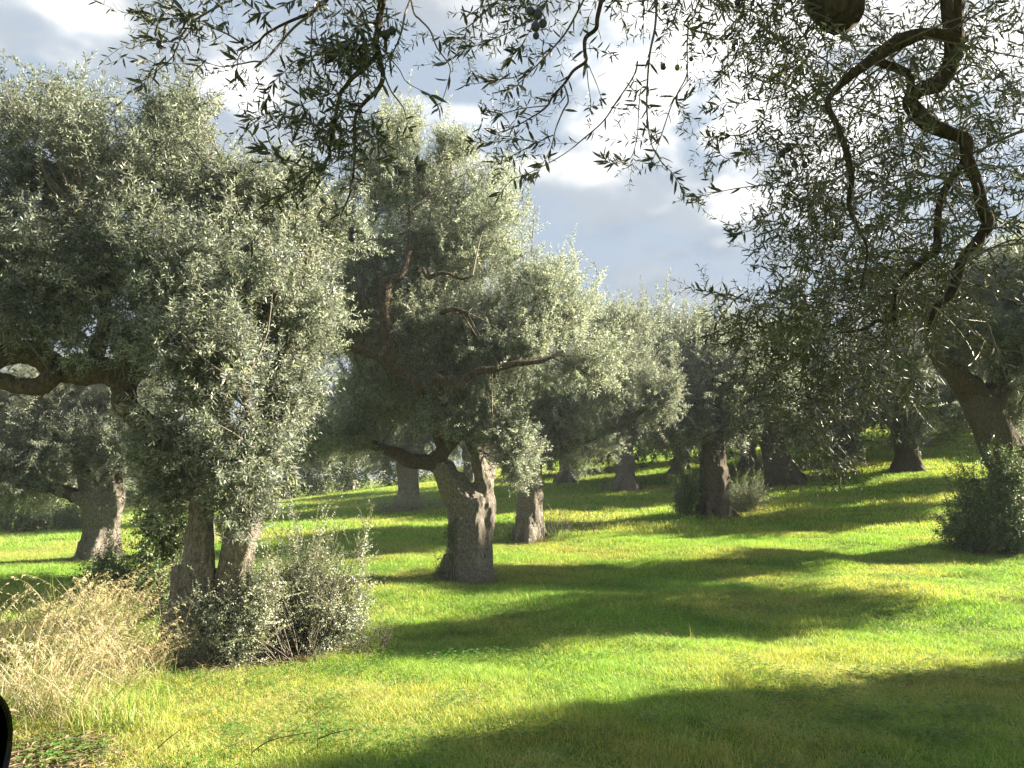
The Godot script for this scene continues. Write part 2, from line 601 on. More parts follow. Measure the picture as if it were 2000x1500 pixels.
# ---------------------------------------------------------------- sky
func sky_image() -> Image:
	var w := 2048
	var h := 1024
	var im := Image.create(w, h, false, Image.FORMAT_RGBF)
	var n := FastNoiseLite.new()
	n.seed = 33
	n.frequency = 1.0
	n.fractal_octaves = 6
	n.fractal_gain = 0.52
	var n2 := FastNoiseLite.new()
	n2.seed = 71
	n2.frequency = 1.0
	n2.fractal_octaves = 3
	# where the photograph shows bright breaks and dark sheets of cloud: [x, y, size in pixels, bright, thick]
	var spots := []
	for q in [[1230, 130, 250, 0.68, 0], [1480, 200, 200, 0.5, 0], [930, 260, 130, 0.7, 0], [470, 190, 75, 0.55, 0], [100, 60, 110, 0.45, 0], [170, 30, 60, 0.3, 0], [820, 150, 70, 0.45, 0], [430, 40, 120, 0.35, 0], [1800, 160, 300, 0.5, 0], [1330, 600, 60, 0.2, 0], [700, 170, 60, 0.25, 0],
			[1250, 470, 190, -0.2, 1], [250, 230, 220, -0.15, 1], [640, 250, 110, -0.1, 1], [1050, 30, 60, -0.1, 0]]:
		spots.append([ray(q[0], q[1]).normalized(), q[2] / FOCAL, q[3]])
	var sun := sun_towards()
	var base := Color(0.50, 0.60, 0.73)
	var grey := Color(0.55, 0.62, 0.70)
	var white := Color(1.5, 1.5, 1.47)
	var below := Color(0.16, 0.17, 0.13) * (1.0 / EXPOSURE)
	for y in h:
		var el := PI * (0.5 - (y + 0.5) / h)
		if el < -0.02:
			im.fill_rect(Rect2i(0, y, w, h - y), below)
			break
		var se := maxf(sin(el), 0.0)
		var ce := cos(el)
		for x in w:
			var az := TAU * (x + 0.5) / w
			var d := Vector3(sin(az) * ce, se, -cos(az) * ce)
			var k := 1.0 / (se + 0.22)
			var px := d.x * k * 1.5
			var pz := d.z * k * 1.5
			var wob := n2.get_noise_2d(px * 1.3 + 7.0, pz * 1.3) * 0.35
			var c := n.get_noise_2d(px * 1.5 + wob, pz * 1.8 - wob)
			var fine := n.get_noise_3d(px * 2.6 + 3.0, pz * 2.6, 4.0)
			var b := 0.0
			if d.z < 0.0:
				for q in spots:
					var cs: float = d.dot(q[0])
					if cs > 0.5:
						var a2: float = 2.0 * (1.0 - cs) / (q[1] * q[1])
						if a2 < 6.0:
							b += q[2] * exp(-a2 * 1.4)
			var toward := maxf(0.0, d.dot(sun))
			var sheet := smoothstep(-0.35, 0.25, c)
			var col := base.lerp(grey, sheet)
			var shade := 1.0 - 0.12 * smoothstep(0.0, 0.5, fine + c * 0.5)
			col = Color(col.r * shade, col.g * shade, col.b * shade)
			var bright := smoothstep(0.20, 0.95, b * 0.85 + (c * 0.7 + fine * 0.75) * (0.5 + maxf(b, 0.0)) + 0.08 + 0.25 * pow(toward, 5.0))
			col = col.lerp(white, bright)
			var glow := 1.0 + 0.5 * pow(toward, 6.0)
			var low := 1.0 - 0.1 * exp(-se * 9.0)
			im.set_pixel(x, y, Color(col.r * glow * low / EXPOSURE, col.g * glow * low / EXPOSURE, col.b * glow * low / EXPOSURE))
	return im

func sun_towards() -> Vector3:
	var a := deg_to_rad(SUN_AZIMUTH)
	var e := deg_to_rad(SUN_HEIGHT)
	return Vector3(sin(a) * cos(e), sin(e), -cos(a) * cos(e))

# ---------------------------------------------------------------- grass
func tuft(blades: int, radius: float, height: float, width: float, lie: float, dry: float) -> ArrayMesh:
	var s := Shape.new()
	for k in blades:
		var a := rnd(0, TAU)
		var r := radius * sqrt(rng.randf())
		var p := Vector3(cos(a) * r, -0.01, sin(a) * r)
		var b := rnd(0, TAU)
		var out := Vector3(cos(b), 0, sin(b))
		var l := height * rnd(0.45, 1.15)
		var side := Vector3(-out.z, 0, out.x).rotated(Vector3.UP, rnd(-0.8, 0.8)) * width * rnd(0.7, 1.3)
		var m := p + Vector3.UP * l * 0.55 + out * l * lie * rnd(0.1, 0.5)
		var t := p + Vector3.UP * l * rnd(0.7, 1.0) + out * l * lie * rnd(0.5, 1.5)
		var f := rnd(0.8, 1.2)
		var c := Color(0.235 * f, 0.375 * f, 0.08 * f)
		if rng.randf() < 0.35: c = Color(0.42 * f, 0.49 * f, 0.14 * f)
		if rng.randf() < dry: c = Color(0.52 * f, 0.50 * f, 0.24 * f)
		for q in [p - side, p + side, m + side * 0.8, p - side, m + side * 0.8, m - side * 0.8, m - side * 0.8, m + side * 0.8, t]:
			s.v.append(q)
			s.c.append(c)
	return array_mesh(s.v, s.c)

var feet := []          # places (x, radius, z) where trunks and shrubs leave little room for grass

func grass() -> void:
	for q in [[410, 1292, 0.55], [916, 1133, 0.55], [1034, 1052, 0.6], [1398, 1005, 0.6], [1532, 945, 0.8], [1222, 957, 0.7], [1774, 920, 0.7], [800, 994, 0.6], [195, 1095, 0.6], [560, 1285, 0.35], [640, 1275, 0.3], [1940, 1072, 0.6], [100, 1492, 0.24]]:
		var f := on_ground(q[0], q[1])
		feet.append(Vector3(f.x, q[2], f.z))
	var o := Node3D.new()
	o.name = "grass"
	add_child(o)
	tag(o, "short bright green grass covering the floor of the olive grove", "grass", "", "stuff")
	var zones := [[2.9, 8.0, 850.0, 0.11, 0.068, 0.0017, 15], [8.0, 17.0, 210.0, 0.2, 0.085, 0.003, 24], [17.0, 46.0, 34.0, 0.42, 0.13, 0.0065, 34]]
	for z in zones:
		var kinds := []
		for k in 4:
			kinds.append(tuft(z[6], z[3], z[4], z[5], 0.75, 0.04 if k < 3 else 0.16))
		var places := [[], [], [], []]
		var cols := [PackedColorArray(), PackedColorArray(), PackedColorArray(), PackedColorArray()]
		var d0: float = z[0]
		var d1: float = z[1]
		var area := 0.78 * (d1 * d1 - d0 * d0) + 3.0 * (d1 - d0)
		for k in int(area * z[2]):
			var d := sqrt(rnd(d0 * d0, d1 * d1))
			var x := rnd(-1, 1) * (0.78 * d + 1.5)
			var g := noise.get_noise_2d(x * 26.0, d * 34.0)
			var g2 := lumps.get_noise_2d(x * 14.0 + 300.0, d * 18.0)
			var thin := noise.get_noise_2d(x * 70.0 + 90.0, d * 110.0)
			var sparse := x < -2.35 and d < 4.35 and x > -3.9 # the worn patch by the dry grass
			if sparse and rng.randf() < 0.8: continue
			if thin < -0.22 and rng.randf() < 0.55: continue
			var near_foot := false
			for q in feet:
				if Vector2(x - q.x, -d - q.z).length() < q.y * rnd(0.75, 1.25):
					near_foot = true
			if near_foot and rng.randf() < 0.75: continue
			var j := 3 if rng.randf() < 0.08 + 0.5 * maxf(0.0, g2) else rng.randi() % 3
			var tall := clampf(0.85 + 0.8 * g + 0.35 * thin, 0.35, 1.5)
			var b := Basis(Vector3.UP, rnd(0, TAU)).scaled(Vector3(1, tall * rnd(0.75, 1.2), 1))
			places[j].append(Transform3D(b, Vector3(x, land(x, -d), -d)))
			var warm := clampf(g2 * 1.6 + 0.25 * thin, -0.5, 0.7)
			cols[j].append(Color(rnd(0.9, 1.1) * (1.0 + 0.3 * warm), rnd(0.92, 1.08), rnd(0.9, 1.1) * (1.0 + 0.3 * warm)))
		for k in 4:
			scatter("tufts", kinds[k], M.grass, places[k], cols[k], o)

func clover() -> void:
	var m := Shape.new()
	for k in 9:
		var p := Vector3(rnd(-0.09, 0.09), rnd(0.03, 0.06), rnd(-0.09, 0.09))
		var a := rnd(0, TAU)
		var f := rnd(0.8, 1.2)
		for e in 3:
			var dd := Vector3(cos(a + TAU * e / 3), rnd(-0.1, 0.35), sin(a + TAU * e / 3)).normalized()
			leaf(m, p, dd, Vector3.UP, 0.017, 0.015, Color(0.13 * f, 0.25 * f, 0.06 * f), 0)
	var places := []
	for k in 14000:
		var d := sqrt(rnd(12.0, 190.0))
		var x := rnd(-1, 1) * (0.78 * d + 1.0)
		if noise.get_noise_2d(x * 50.0 + 40.0, d * 60.0) + 0.4 * lumps.get_noise_2d(x * 20.0, d * 24.0) < 0.16: continue
		places.append(Transform3D(Basis(Vector3.UP, rnd(0, TAU)).scaled(Vector3.ONE * rnd(0.7, 1.4)), Vector3(x, land(x, -d), -d)))
	var o := scatter("clover", array_mesh(m.v, m.c), M.grass, places, tints(places.size(), 0.8, 1.15), self)
	tag(o, "patches of darker small leaved clover among the grass", "clover")

func litter() -> void:
	var m := Shape.new()
	for k in 5:
		var a := rnd(0, TAU)
		leaf(m, Vector3(rnd(-0.08, 0.08), rnd(0.005, 0.03), rnd(-0.08, 0.08)), Vector3(cos(a), rnd(-0.1, 0.2), sin(a)).normalized(), Vector3.UP, 0.055, 0.013, [Color(0.22, 0.16, 0.09), Color(0.30, 0.24, 0.15), Color(0.16, 0.12, 0.08), Color(0.34, 0.30, 0.22), Color(0.2, 0.17, 0.08)][k], 0)
	var places := []
	for q in feet:
		for k in 260:
			var a := rnd(0, TAU)
			var r: float = q.y * (0.5 + absf(rng.randfn(0, 0.8)))
			var p := Vector3(q.x + cos(a) * r, 0, q.z + sin(a) * r)
			p.y = land(p.x, p.z) + 0.01
			places.append(Transform3D(Basis(Vector3.UP, rnd(0, TAU)).scaled(Vector3.ONE * rnd(0.8, 1.5)), p))
	for k in 1400:
		var d := sqrt(rnd(10.0, 260.0))
		var x := rnd(-1, 1) * (0.76 * d + 0.6)
		places.append(Transform3D(Basis(Vector3.UP, rnd(0, TAU)), Vector3(x, land(x, -d) + 0.03, -d)))
	var o := scatter("fallen_leaves", array_mesh(m.v, m.c), M.straw, places, tints(places.size(), 0.7, 1.2), self)
	tag(o, "brown fallen leaves lying under the olive trees", "fallen leaves")

func seed_stems() -> void:
	var m := tuft(4, 0.04, 0.24, 0.0011, 0.7, 0.75)
	var places := []
	for k in 1500:
		var d := sqrt(rnd(13.0, 200.0))
		var x := rnd(-1, 1) * (0.76 * d + 0.6)
		if lumps.get_noise_2d(x * 30.0 + 77.0, d * 30.0) < 0.05: continue
		places.append(Transform3D(Basis(Vector3.UP, rnd(0, TAU)).scaled(Vector3.ONE * rnd(0.6, 1.2)), Vector3(x, land(x, -d), -d)))
	var o := scatter("tall_grass", m, M.straw, places, tints(places.size(), 0.6, 0.95), self)
	tag(o, "thin taller grass stems standing above the short grass", "tall grass")

func ground() -> void:
	var xs := []
	var zs := []
	var v := -22.0
	while v <= 32.0:
		xs.append(v)
		v += 0.3
	for q in [40.0, 60.0, 100.0, 200.0, 420.0]: xs.append(q)
	for q in [-30.0, -45.0, -70.0, -120.0, -220.0, -420.0]: xs.push_front(q)
	v = -60.0
	while v <= 8.0:
		zs.append(v)
		v += 0.3
	for q in [12.0, 20.0, 40.0, 100.0, 420.0]: zs.append(q)
	for q in [-70.0, -90.0, -140.0, -240.0, -420.0]: zs.push_front(q)
	var s := Shape.new()
	for z in zs:
		for x in xs:
			var e := 0.05
			s.v.append(Vector3(x, land(x, z), z))
			s.n.append(Vector3(land(x - e, z) - land(x + e, z), 2 * e, land(x, z - e) - land(x, z + e)).normalized())
	var w := xs.size()
	for k in zs.size() - 1:
		for j in w - 1:
			var a := k * w + j
			s.i.append_array(PackedInt32Array([a, a + 1, a + w, a + 1, a + w + 1, a + w]))
	var g := part("ground", array_mesh(s.v, PackedColorArray(), s.n, s.i), M.soil, self, "structure")
	tag(g, "gently rising grassy ground of the olive grove", "")

# ---------------------------------------------------------------- shrubs
func shrub(base: Vector3, lobes: Array, kinds: Array, label: String, size: float, per: int, mat: String, group := "", called := "shrub", category := "shrub", up := 0.9) -> Node3D:
	var o := thing(called, base, label, category, group)
	var s := Shape.new()
	for lobe in lobes:
		for k in 14:
			var e: Vector3 = lobe[0] + rdir() * lobe[1] * 0.8 - base
			if e.y < 0.1: continue
			var a := Vector3(rnd(-0.15, 0.15) + e.x * 0.3, -0.05 + land(base.x + e.x * 0.3, base.z + e.z * 0.3) - base.y, rnd(-0.15, 0.15) + e.z * 0.3)
			var mid := a.lerp(e, 0.5) + rdir() * 0.06
			tube(s, smooth_line([Vector4(a.x, a.y, a.z, 0.006), Vector4(mid.x, mid.y, mid.z, 0.004), Vector4(e.x, e.y, e.z, 0.002)], 3), 4, 0.0, Color.WHITE, false)
	if s.v.size():
		part("stems", done(s), M.twig, o, "stuff")
	loose = 0.42
	crown(o, lobes, kinds, size, per, -0.15, [], up, 0.75, 1.25, mat, 0.85)
	loose = 0.14
	return o

func bare_shoots(base: Vector3, n: int, height: float, spread: float, label: String, tint := Color(0.16, 0.13, 0.10)) -> void:
	var o := thing("bare_twigs", base, label, "twigs")
	var s := Shape.new()
	for k in n:
		var a := Vector3(rnd(-1, 1) * spread, 0, rnd(-0.3, 0.3) * spread)
		a.y = land(base.x + a.x, base.z + a.z) - base.y - 0.03
		var d := Vector3(rnd(-0.45, 0.45), 1, rnd(-0.3, 0.3)).normalized()
		var l := height * rnd(0.4, 1.1)
		var e := a + d * l
		var m := a.lerp(e, 0.5) + rdir() * 0.05 * l
		var th := 0.0022 + 0.00022 * absf(base.z)
		tube(s, smooth_line([Vector4(a.x, a.y, a.z, th), Vector4(m.x, m.y, m.z, th * 0.8), Vector4(e.x, e.y, e.z, th * 0.35)], 3), 4, 0.0, tint, false)
		for j in 7:
			var q := a.lerp(e, rnd(0.25, 0.95))
			var f := q + (d * 0.5 + rdir()).normalized() * l * rnd(0.12, 0.3)
			tube(s, [Vector4(q.x, q.y, q.z, th * 0.7), Vector4(f.x, f.y, f.z, th * 0.3)], 3, 0.0, tint, false)
	part("shoots", done(s), M.twig, o, "stuff")

# tall dry grass: arching stems with nodding ears
func dry_stem(l: float, lean: float, ear: float) -> ArrayMesh:
	var s := Shape.new()
	var p := Vector3.ZERO
	var d := Vector3(lean * 0.25, 1, rnd(-0.1, 0.1)).normalized()
	var line := []
	var n := 7
	var tint := Color(0.58, 0.51, 0.31)
	var pts := []
	for k in n + 1:
		line.append(Vector4(p.x, p.y, p.z, 0.0016 * (1.0 - 0.6 * k / n)))
		pts.append([p, d])
		p += d * l / n
		d = (d + Vector3(lean * 0.22, -0.07 - 0.30 * pow(float(k) / n, 3.0), rnd(-0.05, 0.05))).normalized()
	tube(s, line, 3, 0.0, tint, false)
	var flat := Shape.new()
	for k in s.i.size():
		flat.v.append(s.v[s.i[k]])
		flat.c.append(s.c[s.i[k]])
	for k in int(ear):                                  # ears: small drooping spikelets
		var t := rnd(0.62, 1.0) * n
		var q: Array = pts[int(t)]
		var b: Vector3 = q[0] + q[1] * (t - int(t)) * l / n
		var dd: Vector3 = (q[1] * 0.6 + Vector3.DOWN * 0.55 + rdir() * 0.4).normalized()
		var f := rnd(0.8, 1.15)
		leaf(flat, b, dd, rdir(), 0.035 * rnd(0.7, 1.3), 0.0055, Color(0.58 * f, 0.51 * f, 0.33 * f), 0)
	for k in 4:                                         # withered blades
		var dd := Vector3(rnd(-1, 1), rnd(0.6, 1.6), rnd(-1, 1)).normalized()
		var f := rnd(0.8, 1.15)
		leaf(flat, Vector3(rnd(-0.02, 0.02), l * rnd(0, 0.3), rnd(-0.02, 0.02)), dd, rdir(), l * rnd(0.3, 0.6), 0.005, Color(0.54 * f, 0.48 * f, 0.33 * f) if rng.randf() < 0.75 else Color(0.14 * f, 0.2 * f, 0.04 * f), 1)
	return array_mesh(flat.v, flat.c)

func dry_grass() -> void:
	var base := on_ground(120, 1390)
	var o := thing("dry_grass", base, "clump of tall straw coloured dry grass with nodding ears at the left edge", "dry grass")
	var kinds := []
	for k in 5:
		kinds.append(dry_stem(rnd(0.6, 0.95), rnd(0.3, 0.85), 24 if k < 4 else 6))
	var places := [[], [], [], [], []]
	# [x, y of the foot in the photograph, spread across, spread in depth, stems, height]
	for q in [[60, 1400, 0.45, 0.35, 170, 0.85], [190, 1330, 0.4, 0.4, 190, 0.85], [120, 1290, 0.5, 0.35, 190, 0.95], [250, 1330, 0.28, 0.25, 110, 0.6], [-40, 1330, 0.5, 0.5, 150, 1.0], [180, 1250, 0.35, 0.3, 130, 1.0], [120, 1420, 0.3, 0.2, 90, 0.55]]:
		var c := on_ground(q[0], q[1])
		for k in int(q[4] * 0.8):
			var p := c + Vector3(rng.randfn(0, 0.55) * q[2], 0, rng.randfn(0, 0.55) * q[3])
			p.y = land(p.x, p.z) - 0.02
			var turn := rng.randfn(0, 1.25)
			var b := Basis(Vector3.UP, turn).scaled(Vector3.ONE * q[5] * rnd(0.55, 1.15))
			places[rng.randi() % 5].append(Transform3D(b, p - base))
	var blade := tuft(10, 0.06, 0.34, 0.0028, 0.7, 0.2)
	var green := []
	for k in 260:
		var c := on_ground(rnd(-60, 330), rnd(1230, 1440))
		c.y = land(c.x, c.z)
		green.append(Transform3D(Basis(Vector3.UP, rnd(0, TAU)).scaled(Vector3.ONE * rnd(0.5, 1.2)), c - base))
	scatter("green_blades", blade, M.grass, green, tints(260, 0.6, 0.95), o)
	for k in 5:
		scatter("stalks", kinds[k], M.straw, places[k], tints(places[k].size(), 0.75, 1.2), o)

func weed_stem(px: float, py: float, pts: Array, label: String, tint := Color(0.40, 0.36, 0.18)) -> void:   # pts: tip pixels on the stalk's own upright plane
	var base := on_ground(px, py)
	var o := thing("grass_stalk", base, label, "grass stalk")
	for chain in pts:
		var w := []
		for k in chain.size():
			var p := at(chain[k][0], chain[k][1], -base.z + 0.05 * k / chain.size()) - base
			w.append(Vector4(p.x, p.y, p.z, 0.0042 * (1.0 - 0.6 * k / chain.size())))
		var s := Shape.new()
		tube(s, smooth_line(w, 5), 5, 0.0, tint)
		part("stalk", done(s), M.straw, o)

# ---------------------------------------------------------------- branches close to the camera
func hanging(o: Node3D, pts: Array, depth: float, w0: float, w1: float, leaves := 1.0, dep := 0.0) -> void:   # pts in pixels of the photograph
	var line := []
	for k in pts.size():
		var t := float(k) / maxf(1.0, pts.size() - 1)
		var d := depth + dep * t + 0.05 * sin(k * 1.7 + pts[0][0])
		var p := at(pts[k][0], pts[k][1], d) - o.position
		line.append(Vector4(p.x, p.y, p.z, lerpf(w0, w1, t) * 0.5 * d / FOCAL))
	line = smooth_line(line, 5)
	var s := Shape.new()
	tube(s, line, 6 if w0 < 8 else 9, 0.1, Color.WHITE)
	o = part("branch", done(s), M.shaded_near_bark if w0 >= 8 else M.near_twig, o)
	if leaves <= 0.0:
		return
	# pairs of leaves along the outer part, and short side shoots
	var total := 0.0
	for k in line.size() - 1:
		total += Vector3(line[k].x, line[k].y, line[k].z).distance_to(Vector3(line[k + 1].x, line[k + 1].y, line[k + 1].z))
	var n := int(total / 0.029 * leaves)
	for k in n:
		var t := pow(rng.randf(), 0.75) * (line.size() - 1.001)
		var a: Vector4 = line[int(t)]
		var b: Vector4 = line[int(t) + 1]
		var q := a.lerp(b, t - int(t))
		var p := Vector3(q.x, q.y, q.z)
		var dir := Vector3(b.x - a.x, b.y - a.y, b.z - a.z).normalized()
		if rng.randf() < 0.72:
			put_leaf(o, p, (dir * 0.8 + rdir() * 0.9).normalized())
		else:
			var dd := (dir * 0.7 + rdir() * 0.9 + Vector3.DOWN * 0.15).normalized()
			shoot_spots.append(Transform3D(along(dd, rnd(0, TAU)).scaled(Vector3.ONE * rnd(0.4, 0.8)), p))
	var z: Vector4 = line[-1]
	var y: Vector4 = line[-2]
	var e := Vector3(z.x - y.x, z.y - y.y, z.z - y.z).normalized()
	for k in 5:
		put_leaf(o, Vector3(z.x, z.y, z.z) - e * 0.012 * k, (e + rdir() * 0.6).normalized())

var shoot_spots := []
var loose_leaves := []
var leaf_meshes := []

func put_leaf(o: Node3D, p: Vector3, dir: Vector3) -> void:
	var b := along(dir, rnd(0, TAU)).scaled(Vector3.ONE * rnd(0.75, 1.15))
	if leaf_count < 300 and rng.randf() < 0.5:
		var l := part("leaf", leaf_meshes[rng.randi() % leaf_meshes.size()], M.shaded_near_leaf, o)
		l.transform = Transform3D(b, p)
		leaf_count += 1
	else:
		loose_leaves.append(Transform3D(b, p))

func olive_fruit(o: Node3D, px: float, py: float, depth: float, size: float, green := false) -> void:
	var p := at(px, py, depth) - o.position
	var m := SphereMesh.new()
	m.radial_segments = 20
	m.rings = 12
	m.radius = size * 0.5 * depth / FOCAL
	m.height = m.radius * 2.35
	var f := part("olive", m, M.green_olive if green else M.olive, o)
	f.position = p
	f.rotation = Vector3(rnd(-0.5, 0.5), 0, rnd(-0.5, 0.5))
	if green: f.set_meta("label", "green unripe olive")
	var s := Shape.new()
	var e := Vector3(rnd(-0.01, 0.01), m.radius + 0.028, rnd(-0.01, 0.01))
	tube(s, [Vector4(0, m.height * 0.45, 0, 0.0012), Vector4(e.x, e.y, e.z, 0.001)], 4, 0.0, Color.WHITE)
	part("fruit_stalk", done(s), M.near_twig, f)

func near_tree() -> void:
	var base := Vector3(3.5, land(3.5, -1.2), -1.2)
	shaded_limb_bark = "shaded_near_bark"
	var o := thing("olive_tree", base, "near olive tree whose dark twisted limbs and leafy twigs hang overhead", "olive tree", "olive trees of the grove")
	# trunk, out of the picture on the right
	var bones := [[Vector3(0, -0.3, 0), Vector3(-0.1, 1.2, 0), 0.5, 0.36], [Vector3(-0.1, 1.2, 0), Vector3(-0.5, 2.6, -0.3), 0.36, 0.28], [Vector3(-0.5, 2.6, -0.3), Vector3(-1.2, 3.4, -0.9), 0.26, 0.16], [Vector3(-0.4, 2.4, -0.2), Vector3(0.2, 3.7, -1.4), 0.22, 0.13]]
	part("trunk", trunk_mesh(bones, 0.05, 0.05), M.shaded_near_bark, o)
	for k in 4:
		var s := Shape.new()
		leaf(s, Vector3.ZERO, Vector3.UP, Vector3(0.2 * k - 0.3, 0, 1).normalized(), 0.058, [0.011, 0.0125, 0.0095, 0.012][k], [Color(0.042, 0.052, 0.034), Color(0.055, 0.066, 0.044), Color(0.04, 0.048, 0.032), Color(0.08, 0.09, 0.066)][k], 2)  # leaf tones darkened to paint in the silhouette against the sky
		leaf_meshes.append(array_mesh(s.v, s.c))
	var hub := Vector4(base.x - 1.2, base.y + 3.4, base.z - 0.9, 0.15)
	var spots := []
	# the two big limbs that come down into view, in pixels with their widths
	var r1 := [[1885, -140, 56, 0.1], [1863, -5, 48], [1863, 50, 44], [1861, 96, 36], [1853, 134, 32], [1830, 163, 31], [1795, 176, 31], [1777, 196, 30], [1789, 218, 31], [1820, 245, 30], [1856, 259, 28], [1884, 274, 29], [1889, 312, 28], [1904, 345, 25], [1911, 370, 23], [1918, 402, 22], [1930, 436, 23], [1911, 470, 21], [1882, 503, 18], [1868, 549, 17], [1856, 577, 15], [1828, 604, 12], [1812, 645, 6]]
	spots += limb_px(o, r1, 2.65, 14, 0.3)
	spots += limb_px(o, [[1868, 70, 28], [1839, 66, 27], [1803, 66, 27], [1760, 79, 27], [1724, 101, 25], [1688, 127, 22], [1654, 154, 18], [1624, 185, 14], [1617, 206, 14], [1634, 245, 12], [1653, 295, 12], [1662, 336, 11], [1663, 364, 11], [1658, 400, 9], [1674, 441, 7], [1693, 484, 5], [1688, 532, 5], [1676, 580, 3]], 2.6, 12, 0.3)
	spots += limb_px(o, [[1700, 118, 14], [1720, 122, 14], [1748, 132, 15], [1776, 149, 16], [1778, 190, 18]], 2.63, 10, 0.3)
	spots += limb_px(o, [[1888, 310, 20], [1872, 330, 17], [1856, 352, 17], [1838, 388, 16], [1831, 436, 16], [1829, 487, 15], [1808, 505, 13], [1770, 537, 12], [1750, 568, 11], [1745, 604, 11], [1750, 638, 10]], 2.68, 10, 0.3)
	spots += limb_px(o, [[1747, 625, 9], [1736, 628, 8], [1712, 627, 8], [1690, 642, 6], [1640, 650, 4]], 2.68, 8, 0.16)
	# the thick sawn stump at the top
	spots += limb_px(o, [[1590, -150, 135, 0.2], [1615, -60, 128, 0.1], [1632, 0, 112], [1645, 36, 88], [1650, 52, 62]], 2.6, 18, 0.2)
	spots += limb_px(o, [[1780, -170, 70, 0.2], [1690, -190, 90, 0.15], [1590, -150, 110, 0.2]], 2.6, 12, 0.2)
	# limbs overhead, above the frame
	for q in [[Vector4(1.9, 3.75, -1.9, 0.10), Vector4(0.8, 3.9, -2.2, 0.075), Vector4(-0.2, 3.75, -2.3, 0.05), Vector4(-0.6, 3.35, -2.35, 0.02)], [Vector4(1.5, 4.1, -2.4, 0.09), Vector4(0.6, 4.1, -2.7, 0.06), Vector4(0.3, 3.65, -2.65, 0.02)]]:
		var pts: Array = [hub]
		pts.append_array(q)
		limb(o, pts, 10, 0.2)
	var p1 := at(1885, -140, 2.75)
	limb(o, [hub, Vector4(2.25, 3.75, -2.6, 0.1), Vector4(p1.x, p1.y, p1.z, 0.055)], 10, 0.2)
	var p2 := at(1780, -170, 2.8)
	limb(o, [hub, Vector4(p2.x, p2.y, p2.z, 0.07)], 10, 0.2)
	# branches and twigs of the upper left, followed along the photograph
	var d := 2.3
	hanging(o, [[752, -60], [746, 0], [742, 30], [738, 60], [734, 80], [736, 100], [742, 120], [748, 148], [740, 172], [716, 196], [702, 212], [694, 230], [692, 260], [693, 305], [689, 349], [682, 382], [671, 408], [664, 426]], d, 17, 2, 0.9)
	hanging(o, [[737, 108], [710, 134], [688, 152], [676, 168], [666, 180], [660, 204], [652, 240], [646, 270], [645, 283], [640, 312], [623, 327], [603, 342], [583, 364], [557, 378], [515, 397]], d, 11, 2, 1.5)
	hanging(o, [[660, -40], [638, 0], [618, 18], [600, 28], [570, 40], [548, 50], [520, 66], [506, 80], [486, 94], [472, 102], [464, 120], [463, 152]], d, 9, 1.5, 0.8)
	hanging(o, [[608, 28], [576, 52], [544, 88], [516, 118], [494, 120], [464, 126], [432, 130], [392, 118]], d, 6, 1.5, 0.25)
	hanging(o, [[486, 94], [450, 70], [424, 58], [404, 50], [380, 40], [360, 37], [330, 36], [300, 32], [272, 30]], d, 4, 1.5, 2.4)
	hanging(o, [[470, -30], [452, 0], [440, 4], [416, 18], [392, 32], [378, 42], [360, 64], [348, 86], [336, 112], [312, 134], [286, 156], [278, 168]], d, 6, 1.5, 0.7)
	hanging(o, [[356, 70], [326, 62], [304, 50], [282, 44]], d, 2.2, 1.2, 1.2)
	hanging(o, [[349, 83], [320, 81], [306, 76], [290, 72]], d, 2.2, 1.2, 2.0)
	hanging(o, [[314, 133], [294, 120], [266, 116]], d, 2.2, 1.2, 1.6)
	hanging(o, [[410, 22], [385, 28], [350, 20], [316, 10]], d, 2.2, 1.2, 2.2)
	hanging(o, [[612, 26], [608, 70], [608, 120], [602, 180], [592, 204], [568, 242]], d, 3.2, 1.4, 0.35)
	hanging(o, [[620, 108], [600, 112], [576, 120], [556, 140], [534, 162], [520, 196]], d, 3, 1.2, 2.4)
	hanging(o, [[668, 186], [640, 184], [608, 196], [574, 212]], d, 3, 1.2, 1.4)
	hanging(o, [[650, 262], [620, 248], [600, 240], [572, 226], [540, 216]], d, 3, 1.2, 1.8)
	hanging(o, [[646, 270], [612, 262], [582, 254], [550, 248], [508, 238], [480, 226]], d, 2.6, 1.2, 0.5)
	hanging(o, [[628, 326], [579, 323], [544, 307], [504, 285]], d, 2.6, 1.2, 1.2)
	hanging(o, [[740, 90], [760, 112], [780, 136], [796, 162], [840, 184]], d, 3, 1.2, 0.15)
	hanging(o, [[806, -10], [792, 24], [786, 54], [778, 80], [764, 108], [752, 124]], d, 5, 2.4, 0.7)
	hanging(o, [[752, 150], [764, 178], [782, 202], [790, 216], [798, 254]], d, 4, 1.5, 0.3)
	hanging(o, [[800, -20], [808, 24], [820, 38], [840, 60], [854, 94], [878, 128], [876, 156], [866, 190], [855, 212]], d, 4.5, 1.4, 0.3)
	hanging(o, [[736, 44], [712, 46], [698, 58], [688, 74], [680, 110], [676, 140]], d, 5, 1.5, 1.9)
	hanging(o, [[738, 70], [700, 90], [670, 96], [640, 92], [616, 84]], d, 4, 1.2, 2.6)
	hanging(o, [[742, 120], [715, 122], [690, 118], [660, 112], [630, 104]], d, 3.5, 1.2, 2.6)
	hanging(o, [[708, 206], [690, 206], [672, 222], [660, 250]], d, 3, 1.2, 2.2)
	hanging(o, [[694, 240], [676, 258], [664, 286]], d, 3, 1.2, 2.0)
	hanging(o, [[690, 320], [720, 312], [755, 318], [782, 334]], d, 3, 1.2, 1.0)
	hanging(o, [[692, 290], [722, 270], [745, 260]], d, 3, 1.2, 2.2)
	hanging(o, [[640, 10], [600, -4], [560, 6], [530, 22], [500, 26]], d, 3.5, 1.2, 2.0)
	hanging(o, [[664, 424], [680, 442], [688, 452]], d, 1.6, 1.2, 0.3)
